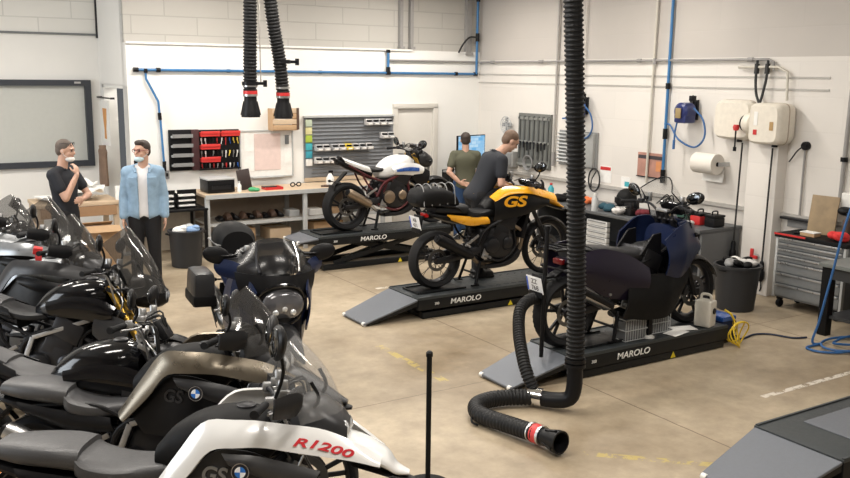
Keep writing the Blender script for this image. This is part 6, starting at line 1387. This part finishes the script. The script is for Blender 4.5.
for i, (y, x, z0, z1, lab) in enumerate(((7.17, xw-0.20, 1.83, 0.58, 'black cable with inspection lamp hanging left of the pilaster'), (6.72, xw-0.22, 1.80, 0.40, 'black cable with socket hanging in front of the pilaster'))):
    t = thing('drop_cable', lab, 'cable', (x, y, 0))
    MB().tube([(0, 0, z0), (0.0, 0.01, (z0+z1)/2), (0.0, 0.02, z1)], 0.011, n=8).build('cable', CABLE, t)
    MB().lathe([(0, z1+0.03), (0.018, z1+0.03), (0.03, z1), (0.03, z1-0.08), (0.042, z1-0.10), (0.042, z1-0.18), (0.02, z1-0.22), (0, z1-0.22)], n=18, c=(0, 0.02, 0)).build('plug_socket', BLACK, t)
    MB().tube([(0.0, 0.02, z1-0.2), (0.03, 0.03, z1-0.3), (0, 0.02, z1-0.34)], 0.009, n=6).build('hook', DARKM, t)
t = thing('shutoff_valve', 'small red valve low on the pilaster', 'valve', (xw-0.18, 6.84, 0.47)); MB().lathe([(0, -0.06), (0.02, -0.06), (0.03, -0.03), (0.03, 0), (0, 0)], n=14, axis='X').build('valve_body', STEEL, t); MB().box((-0.07, 0, 0), (0.03, 0.10, 0.04), bev=0.008).box((-0.07, 0.03, 0.05), (0.03, 0.04, 0.10), bev=0.008).build('valve_lever', RED, t)
for y, z, w_, h_, m_, lab in ((9.72, 1.18, 0.24, 0.24, PAPER, 'white notice with red heading on the right wall above the bench'), (9.30, 1.10, 0.18, 0.16, PAPER, 'small white notice with blue mark on the right wall above the bench')):
    t = thing('wall_notice', lab, 'notice', (xw, y, z)); flat('sheet', (-0.003, 0, 0), (0.006, w_, h_), m_, t); flat('heading', (-0.008, 0, h_*0.36) if 'red' in lab else (-0.008, -0.03, -0.02), (0.004, w_*0.9, h_*0.2) if 'red' in lab else (0.004, 0.09, 0.07), RED if 'red' in lab else TEAL, t)
t = thing('hose_ring', 'black hose ring hanging under the louvred rack behind the big hose', 'hose', (xw-0.06, 9.90, 1.08)); MB().tube([(0, 0.12*math.cos(a), 0.17*math.sin(a)) for a in [2*PI*i/22 for i in range(22)]], 0.013, n=6, closed=True, smooth=False).build('ring', CABLE, t); MB().tube([(0, -0.05, 0.15), (-0.03, 0.02, 0), (0, 0.06, -0.14)], 0.010, n=6).build('inner_loop', CABLE, t)
# benches along the right wall
BENCHG = mat('bench_dark_top', (0.10, 0.105, 0.11), 0.45); BENCHD = mat('bench_dark_side', (0.035, 0.037, 0.04), 0.5)
def wall_bench(label, x0, y0, y1, z, drawers=None):
    t = thing('workbench', label, 'workbench', ((x0+xw-0.02)/2, (y0+y1)/2, 0)); dx = xw-0.02-x0; dy = y1-y0
    flat('worktop', (0, 0, z-0.02), (dx, dy, 0.04), BENCHG, t, 0.005); flat('back_board', (dx/2-0.02, 0, z/2), (0.02, dy-0.1, z-0.06), BENCHD, t); flat('shelf', (0.05, 0, 0.2), (dx-0.15, dy-0.12, 0.03), BENCHD, t)
    for s in (-1, 1): flat('end_panel', (0.02, s*(dy/2-0.03), (z-0.04)/2), (dx-0.08, 0.035, z-0.04), mat('bench_end_grey', (0.13, 0.135, 0.14), 0.5) if s < 0 else BENCHD, t, 0.004)
    if drawers:
        yy, w_ = drawers
        for k in range(8):
            d = flat('drawer', (-dx/2+0.05, yy-(y0+y1)/2, 0.10+k*0.075), (0.06, w_, 0.066), mat('drawer_white', (0.62, 0.62, 0.61), 0.45), t, 0.006); flat('drawer_handle', (-dx/2+0.015, yy-(y0+y1)/2, 0.12+k*0.075), (0.012, w_*0.85, 0.012), GREYP, d)
    return t
wall_bench('dark workbench at the right wall beside the black bin', 8.50, 7.22, 7.92, 0.78)
wall_bench('dark workbench with white drawers at the right wall behind the touring scooter', 8.42, 8.0, 10.3, 0.78, drawers=(8.95, 0.4))
t = thing('helmet', 'black helmet shaped bag on the bench behind the scooter', 'helmet', (8.78, 8.75, 0.78)); MB().ell((0, 0, 0.17), (0.15, 0.14, 0.16)).box((-0.05, 0, 0.05), (0.22, 0.22, 0.09), bev=0.04).build('shell', MATTE, t); MB().grid(lambda u, v: (-0.155*math.cos((u-0.5)*1.8), 0.155*math.sin((u-0.5)*1.8), 0.13+v*0.08), 10, 3, 0.006).build('visor', BLACK, t)
def rag(c, r, m_, lab, seed=0):
    m = MB(); q = random.Random(seed)
    for k in range(4): m.ell((c[0]+q.uniform(-r, r)*0.6, c[1]+q.uniform(-r, r)*0.6, c[2]+r*0.28+q.uniform(0, 0.25)*r), (r*q.uniform(0.5, 0.8), r*q.uniform(0.4, 0.7), r*0.35), n=11, m=7, rot=(q.uniform(-0.4, 0.4), q.uniform(-0.4, 0.4), q.uniform(0, 3)))
    return tag(m.build('rag', m_), lab, 'rag')
rag((8.66, 8.95, 0.78), 0.13, mat('rag_teal', (0.02, 0.07, 0.10), 0.9), 'dark teal cloth left of the helmet on the bench', 1)
rag((8.70, 8.35, 0.78), 0.12, mat('rag_maroon', (0.16, 0.02, 0.03), 0.9), 'dark red cloth right of the helmet on the bench', 2)
rag((8.55, 8.65, 0.78), 0.11, mat('rag_white', (0.6, 0.58, 0.56), 0.9), 'white cloth on the front of the bench behind the scooter', 3)
rag((8.80, 9.6, 0.78), 0.13, mat('rag_orange', (0.66, 0.16, 0.05), 0.9), 'orange cloth on the bench beside the big hose', 4)
rag((8.85, 8.15, 0.78), 0.12, mat('rag_sand', (0.5, 0.38, 0.2), 0.9), 'sand coloured cloth below the red print', 5)
rag((8.75, 10.0, 0.78), 0.15, MATTE, 'black cloth bundle on the bench behind the big hose', 8)
def bottle(name, label, loc, r, h, m_, capm, cat='bottle'):
    t = thing(name, label, cat, loc); MB().lathe([(0, 0), (r, 0), (r, h*0.7), (r*0.45, h*0.85), (r*0.4, h*0.9), (0, h*0.9)], n=18).build('bottle_body', m_, t); MB().cyl((0, 0, h*0.89), (0, 0, h), r*0.45).build('cap', capm, t); return t
bottle('spray_can', 'pale grey can standing at the front edge of the bench behind the scooter', (8.48, 9.05, 0.78), 0.045, 0.24, LIGHTG, WHITEP)
bottle('spray_can', 'red capped white can at the far end of the bench beside the yellow motorcycle', (8.62, 10.15, 0.78), 0.045, 0.26, TEAL, RED)
for i, (y, x, m_, lab) in enumerate(((7.75, 8.85, GREEN, 'dark green tool case on the bench beside the black bin'), (7.55, 8.88, RED, 'red tool box on the bench beside the black bin'), (7.34, 8.9, BLACK, 'black drill case on the bench beside the black bin'))):
    t = thing('tool_case', lab, 'tool case', (x, y, 0.78)); flat('case_body', (0, 0, 0.06), (0.2, 0.16, 0.12), m_ if m_ is not GREEN else mat('case_green', (0.02, 0.09, 0.06), 0.5), t, 0.02); flat('case_lid', (0, 0, 0.135), (0.205, 0.165, 0.03), BLACK, t, 0.01); MB().tube([(-0.05, 0, 0.15), (-0.04, 0, 0.19), (0.04, 0, 0.19), (0.05, 0, 0.15)], 0.01, n=6).build('case_handle', BLACK, t)
rag((8.66, 7.5, 0.78), 0.09, mat('rag_white', (0.6, 0.58, 0.56), 0.9), 'white cloth in front of the red tool box', 6)
t = thing('desk_lamp', 'small black vice with round handle on the bench under the red print', 'vice', (8.62, 8.5, 0.78)); MB().box((0, 0, 0.05), (0.14, 0.12, 0.10), bev=0.015).box((0.06, 0, 0.14), (0.05, 0.14, 0.10), bev=0.01).box((-0.04, 0, 0.14), (0.05, 0.14, 0.10), bev=0.01).build('vice_body', DARKM, t); MB().cyl((-0.2, 0, 0.12), (0.05, 0, 0.12), 0.014).cyl((-0.19, -0.09, 0.12), (-0.19, 0.09, 0.12), 0.008).build('vice_screw', STEEL, t)
t.name = 'bench_vice'
# bin with rags
waste_bin('large black bin full of rags beside the bench and the tool cabinet', (8.33, 6.50, 0), 0.20, 0.25, 0.52, None)
for i in range(6):
    a = i*PI/3; rag((8.33+0.12*math.cos(a), 6.50+0.12*math.sin(a), 0.50), 0.10, [MATTE, PAPER, MATTE, GREYP, MATTE, mat('rag_white', (0.6, 0.58, 0.56), 0.9)][i], ['black rag at the back of the large bin', 'white paper at the rear edge of the large bin', 'black rag at the left of the large bin', 'grey rag at the left front of the large bin', 'black rag at the front of the large bin', 'white rag at the right front of the large bin'][i], 20+i)
# tool cabinet
t = thing('tool_cabinet', 'grey roller tool cabinet with seven drawers and black top at the right wall', 'tool cabinet', (9.02, 5.93, 0))
CABG = mat('cabinet_grey', (0.22, 0.23, 0.235), 0.4, 0.3)
flat('carcass', (0.02, 0, 0.47), (0.44, 0.86, 0.70), mat('cabinet_side', (0.15, 0.155, 0.16), 0.45), t, 0.006)
z = 0.14
for k, h_ in enumerate((0.15, 0.13, 0.13, 0.075, 0.075, 0.065, 0.065)):
    d = flat('drawer', (-0.21, 0, z+h_/2), (0.03, 0.80, h_-0.012), CABG, t, 0.004); flat('drawer_handle', (-0.232, 0, z+h_-0.018), (0.022, 0.78, 0.02), mat('handle_light', (0.5, 0.5, 0.5), 0.3, 0.8), d, 0.005); z += h_
for s in (-1, 1): flat('corner_post', (-0.2, s*0.42, 0.48), (0.05, 0.03, 0.72), LIGHTG, t, 0.006)
flat('top_tray', (0, 0, 0.845), (0.48, 0.90, 0.05), MATTE, t, 0.01); flat('red_trim', (-0.24, 0.25, 0.862), (0.012, 0.40, 0.02), RED, t)
for x in (-0.17, 0.17):
    for y in (-0.36, 0.36): MB().lathe([(0, -0.02), (0.045, -0.02), (0.05, 0), (0.045, 0.02), (0, 0.02)], n=18, c=(x, y, 0.05), axis='Y').box((x, y, 0.11), (0.06, 0.05, 0.03)).build('castor', BLACK, t)
m = MB(); m.M = Matrix.Translation((-0.2275, -0.28, 0.21)) @ Matrix.Rotation(R(-90), 4, 'Y'); m.lathe([(0, 0), (0.045, 0), (0.045, 0.004), (0, 0.004)], n=20); st = m.build('round_sticker', RED, t)
m = MB(); m.M = Matrix.Translation((-0.232, -0.28, 0.21)) @ Matrix.Rotation(R(-90), 4, 'Y'); m.lathe([(0, 0), (0.026, 0), (0.026, 0.002), (0, 0.002)], n=20); m.build('sticker_centre', PAPER, st)
tag(flat('clipboard', (9.13, 6.02, 1.09), (0.02, 0.32, 0.44), mat('board_tan', (0.30, 0.22, 0.13), 0.7, var=0.2, scale=9), None, 0.004, rot=(0, 0.15, 0.1)), 'tan board leaning on the wall at the back of the tool cabinet', 'board')
t = thing('parts_box', 'small pale box on top of the tool cabinet', 'box', (8.92, 6.02, 0.87)); flat('box_body', (0, 0, 0.02), (0.12, 0.18, 0.04), CARD, t, 0.004); flat('box_lid', (0, 0, 0.043), (0.125, 0.185, 0.008), PAPER, t)
rag((8.95, 5.68, 0.87), 0.13, mat('rag_red', (0.62, 0.03, 0.03), 0.8), 'bright red cloth on top of the tool cabinet', 31)
bottle('oil_bottle', 'dark brown bottle behind the red cloth on the tool cabinet', (9.12, 5.72, 0.87), 0.045, 0.28, BROWN, BLACK)
bottle('oil_bottle', 'blue and grey bottle right of the red cloth on the tool cabinet', (9.12, 5.58, 0.87), 0.06, 0.32, mat('slate_plastic', (0.2, 0.23, 0.30), 0.5), BLACK)
tag(MB().tube([(8.88, 6.2, 0.885), (8.93, 6.12, 0.89), (8.9, 6.05, 0.885)], 0.015, n=8).build('cable_tie_roll', BLACK), 'short black hose piece at the left corner of the tool cabinet top', 'hose')
t = thing('wall_camera', 'white wall socket box with black plug above the tool cabinet', 'socket', (xw, 5.80, 1.22)); flat('socket_plate', (-0.04, 0, 0.06), (0.08, 0.16, 0.16), WHITEP, t, 0.01); MB().ell((-0.10, 0, -0.06), (0.08, 0.09, 0.05)).build('plug', BLACK, t); t.name = 'wall_socket'
t = thing('wall_shelf', 'narrow shelf bracket on the wall left of the tool cabinet board', 'bracket', (xw, 6.42, 0.98)); flat('bracket_plate', (-0.06, 0, 0), (0.12, 0.40, 0.03), DARKM, t, 0.005); flat('bracket_leg', (-0.02, 0, -0.06), (0.03, 0.3, 0.1), GREYP, t)
# table at the right edge
t = thing('work_table', 'dark table with grey top at the right edge of the picture', 'table', (8.68, 4.6, 0)); flat('table_top', (0, 0, 0.74), (0.98, 1.6, 0.04), mat('table_top_grey', (0.16, 0.175, 0.17), 0.45), t, 0.005); flat('apron', (0, 0.72, 0.66), (0.9, 0.03, 0.12), BENCHD, t); flat('apron', (-0.44, 0, 0.66), (0.03, 1.4, 0.12), BENCHD, t)
for x in (-0.42, 0.42):
    for y in (-0.72, 0.72): flat('leg', (x, y, 0.36), (0.10, 0.10, 0.72), MATTE, t, 0.008)
flat('lower_shelf', (0, 0, 0.2), (0.86, 1.44, 0.03), BENCHD, t)
bottle('oil_bottle', 'bright green bottle on the table at the right edge', (8.36, 4.98, 0.76), 0.05, 0.24, mat('bottle_green', (0.02, 0.36, 0.2), 0.4), BLACK)
t = thing('parts_drum', 'dark drum with red label on the shelf under the right table', 'drum', (8.55, 5.0, 0.215)); MB().lathe([(0, 0), (0.12, 0), (0.12, 0.3), (0, 0.3)], n=24).build('drum_body', DARKM, t); MB().lathe([(0.121, 0.09), (0.122, 0.09), (0.122, 0.2), (0.121, 0.2)], n=24).build('red_label', RED, t)
# air hoses
t = thing('air_hose', 'blue air hose dropping in front of the right table and coiled on the floor', 'hose')
MB().tube([(8.9, 4.2, 5.9), (8.45, 4.5, 3.2), (8.1, 4.8, 2.0), (7.92, 4.94, 1.4), (7.88, 5.05, 0.7), (7.86, 5.12, 0.25), (7.84, 5.16, 0.03), (7.9, 5.1, 0.014)], 0.012, n=8, per=8).build('drop', BLUEH, t)
pts = [(7.9, 5.1, 0.014)]
for k in range(26):
    a = k*0.5; pts.append((7.98+0.36*math.cos(a+2.6)+0.01*k, 5.0+0.2*math.sin(a+2.6)-0.006*k, 0.014+0.0012*k))
pts += [(8.35, 4.8, 0.014), (8.7, 4.9, 0.014)]
MB().tube(pts, 0.012, n=8, per=4).build('floor_coil', BLUEH, t)
tag(MB().tube([(7.16, 5.63, 0.05), (7.35, 5.62, 0.012), (7.6, 5.66, 0.012), (7.75, 5.58, 0.012), (7.84, 5.38, 0.012), (7.98, 5.32, 0.012)], 0.010, n=8).build('power_cable', mat('navy_cable', (0.012, 0.02, 0.05), 0.5)), 'dark blue cable on the floor from the pump box to the coiled hose', 'cable')
# things on and beside the third lift
for i, (x, y, lab) in enumerate(((5.86, 5.70, 'left grey wire basket standing on the lift under the scooter'), (6.22, 5.76, 'right grey wire basket standing on the lift under the scooter'))):
    t = thing('wire_basket', lab, 'basket', (x, y, 0.225), group='wire baskets on the lift'); m = MB(); w_, d_, h_ = 0.28, 0.16, 0.20
    for z_ in (0.005, h_*0.5, h_): m.tube([(-w_/2, -d_/2, z_), (w_/2, -d_/2, z_), (w_/2, d_/2, z_), (-w_/2, d_/2, z_)], 0.005, n=5, closed=True, smooth=False)
    m.build('rim_wires', LIGHTG, t)
    m = MB()
    for k in range(10):
        xx = -w_/2+w_*k/9
        for s in (-1, 1): m.cyl((xx, s*d_/2, 0), (xx, s*d_/2, h_), 0.0035, n=5)
    m.build('bars', LIGHTG, t)['kind'] = 'stuff'
    flat('basket_liner', (0, 0.0, 0.095), (w_-0.02, d_-0.02, 0.17), mat('liner_grey', (0.16, 0.165, 0.17), 0.6), t, 0.01)
t = thing('jerrycan', 'white jerrycan with black cap on the lift by the scooter front wheel', 'jerrycan', (6.80, 5.64, 0.225), (0, 0, 0.3)); MB().box((0, 0, 0.13), (0.15, 0.17, 0.26), bev=0.025).build('can_body', mat('can_white', (0.66, 0.63, 0.56), 0.5), t); MB().tube([(0, -0.05, 0.25), (0, -0.04, 0.31), (0, 0.04, 0.31), (0, 0.05, 0.25)], 0.014, n=8).build('can_handle', mat('can_white', (0.66, 0.63, 0.56), 0.5), t); MB().lathe([(0, -0.095), (0.03, -0.095), (0.03, -0.08), (0, -0.08)], n=18, c=(0, 0, 0.16), axis='Y').build('can_cap', BLACK, t)
for i, (x, y, rz, lab) in enumerate(((6.36, 5.60, 0.2, 'left white paper sheet lying on the lift deck'), (6.52, 5.66, -0.3, 'right white paper sheet lying on the lift deck'))): tag(flat('paper_sheet', (x, y, 0.229+0.004*i), (0.24, 0.14, 0.004), PAPER, None, 0, rot=(0, 0, rz)), lab, 'paper')
t = thing('paddle_stand', 'small black upright stand with white foot on the lift between the baskets', 'stand', (6.02, 5.62, 0.225)); MB().lathe([(0, 0), (0.05, 0), (0.05, 0.015), (0.02, 0.03), (0, 0.03)], n=20).build('stand_foot', WHITEP, t); MB().box((0, 0, 0.12), (0.05, 0.03, 0.2), bev=0.01).build('stand_body', BLACK, t)
t = thing('pump_box', 'red and blue pump box at the front end of the lift under the scooter', 'pump', (7.16, 5.78, 0)); flat('housing', (0, 0, 0.14), (0.22, 0.3, 0.16), NAVYB, t, 0.02); flat('blue_cover', (0, -0.02, 0.245), (0.20, 0.26, 0.05), BLUEB, t, 0.015); flat('red_side', (0.0, 0.16, 0.16), (0.18, 0.02, 0.12), RED, t, 0.006); flat('plinth', (0, 0, 0.03), (0.24, 0.3, 0.06), BLACK, t); flat('connector', (0.13, -0.10, 0.10), (0.05, 0.06, 0.06), PAPER, t, 0.008)
t = thing('hose_coil', 'yellow hose coil leaning on the pump box at the end of the lift', 'hose', (7.13, 5.56, 0.135), (0, 0.15, 0.3))
for q in range(4): MB().tube([((0.085+0.022*q)*math.cos(a)+0.012*q, -0.022*q+0.03*math.sin(2*a+q), (0.10+0.01*q)*math.sin(a)-0.006*q) for a in [2*PI*i/22 for i in range(22)]], 0.0075, n=7, closed=True, smooth=False).build('hose_loop', YELLOW, t)
MB().tube([(0, 0, 0.11), (-0.03, 0.03, 0.17), (-0.02, 0.1, 0.2)], 0.012, n=7).build('hose_tail', YELLOW, t)
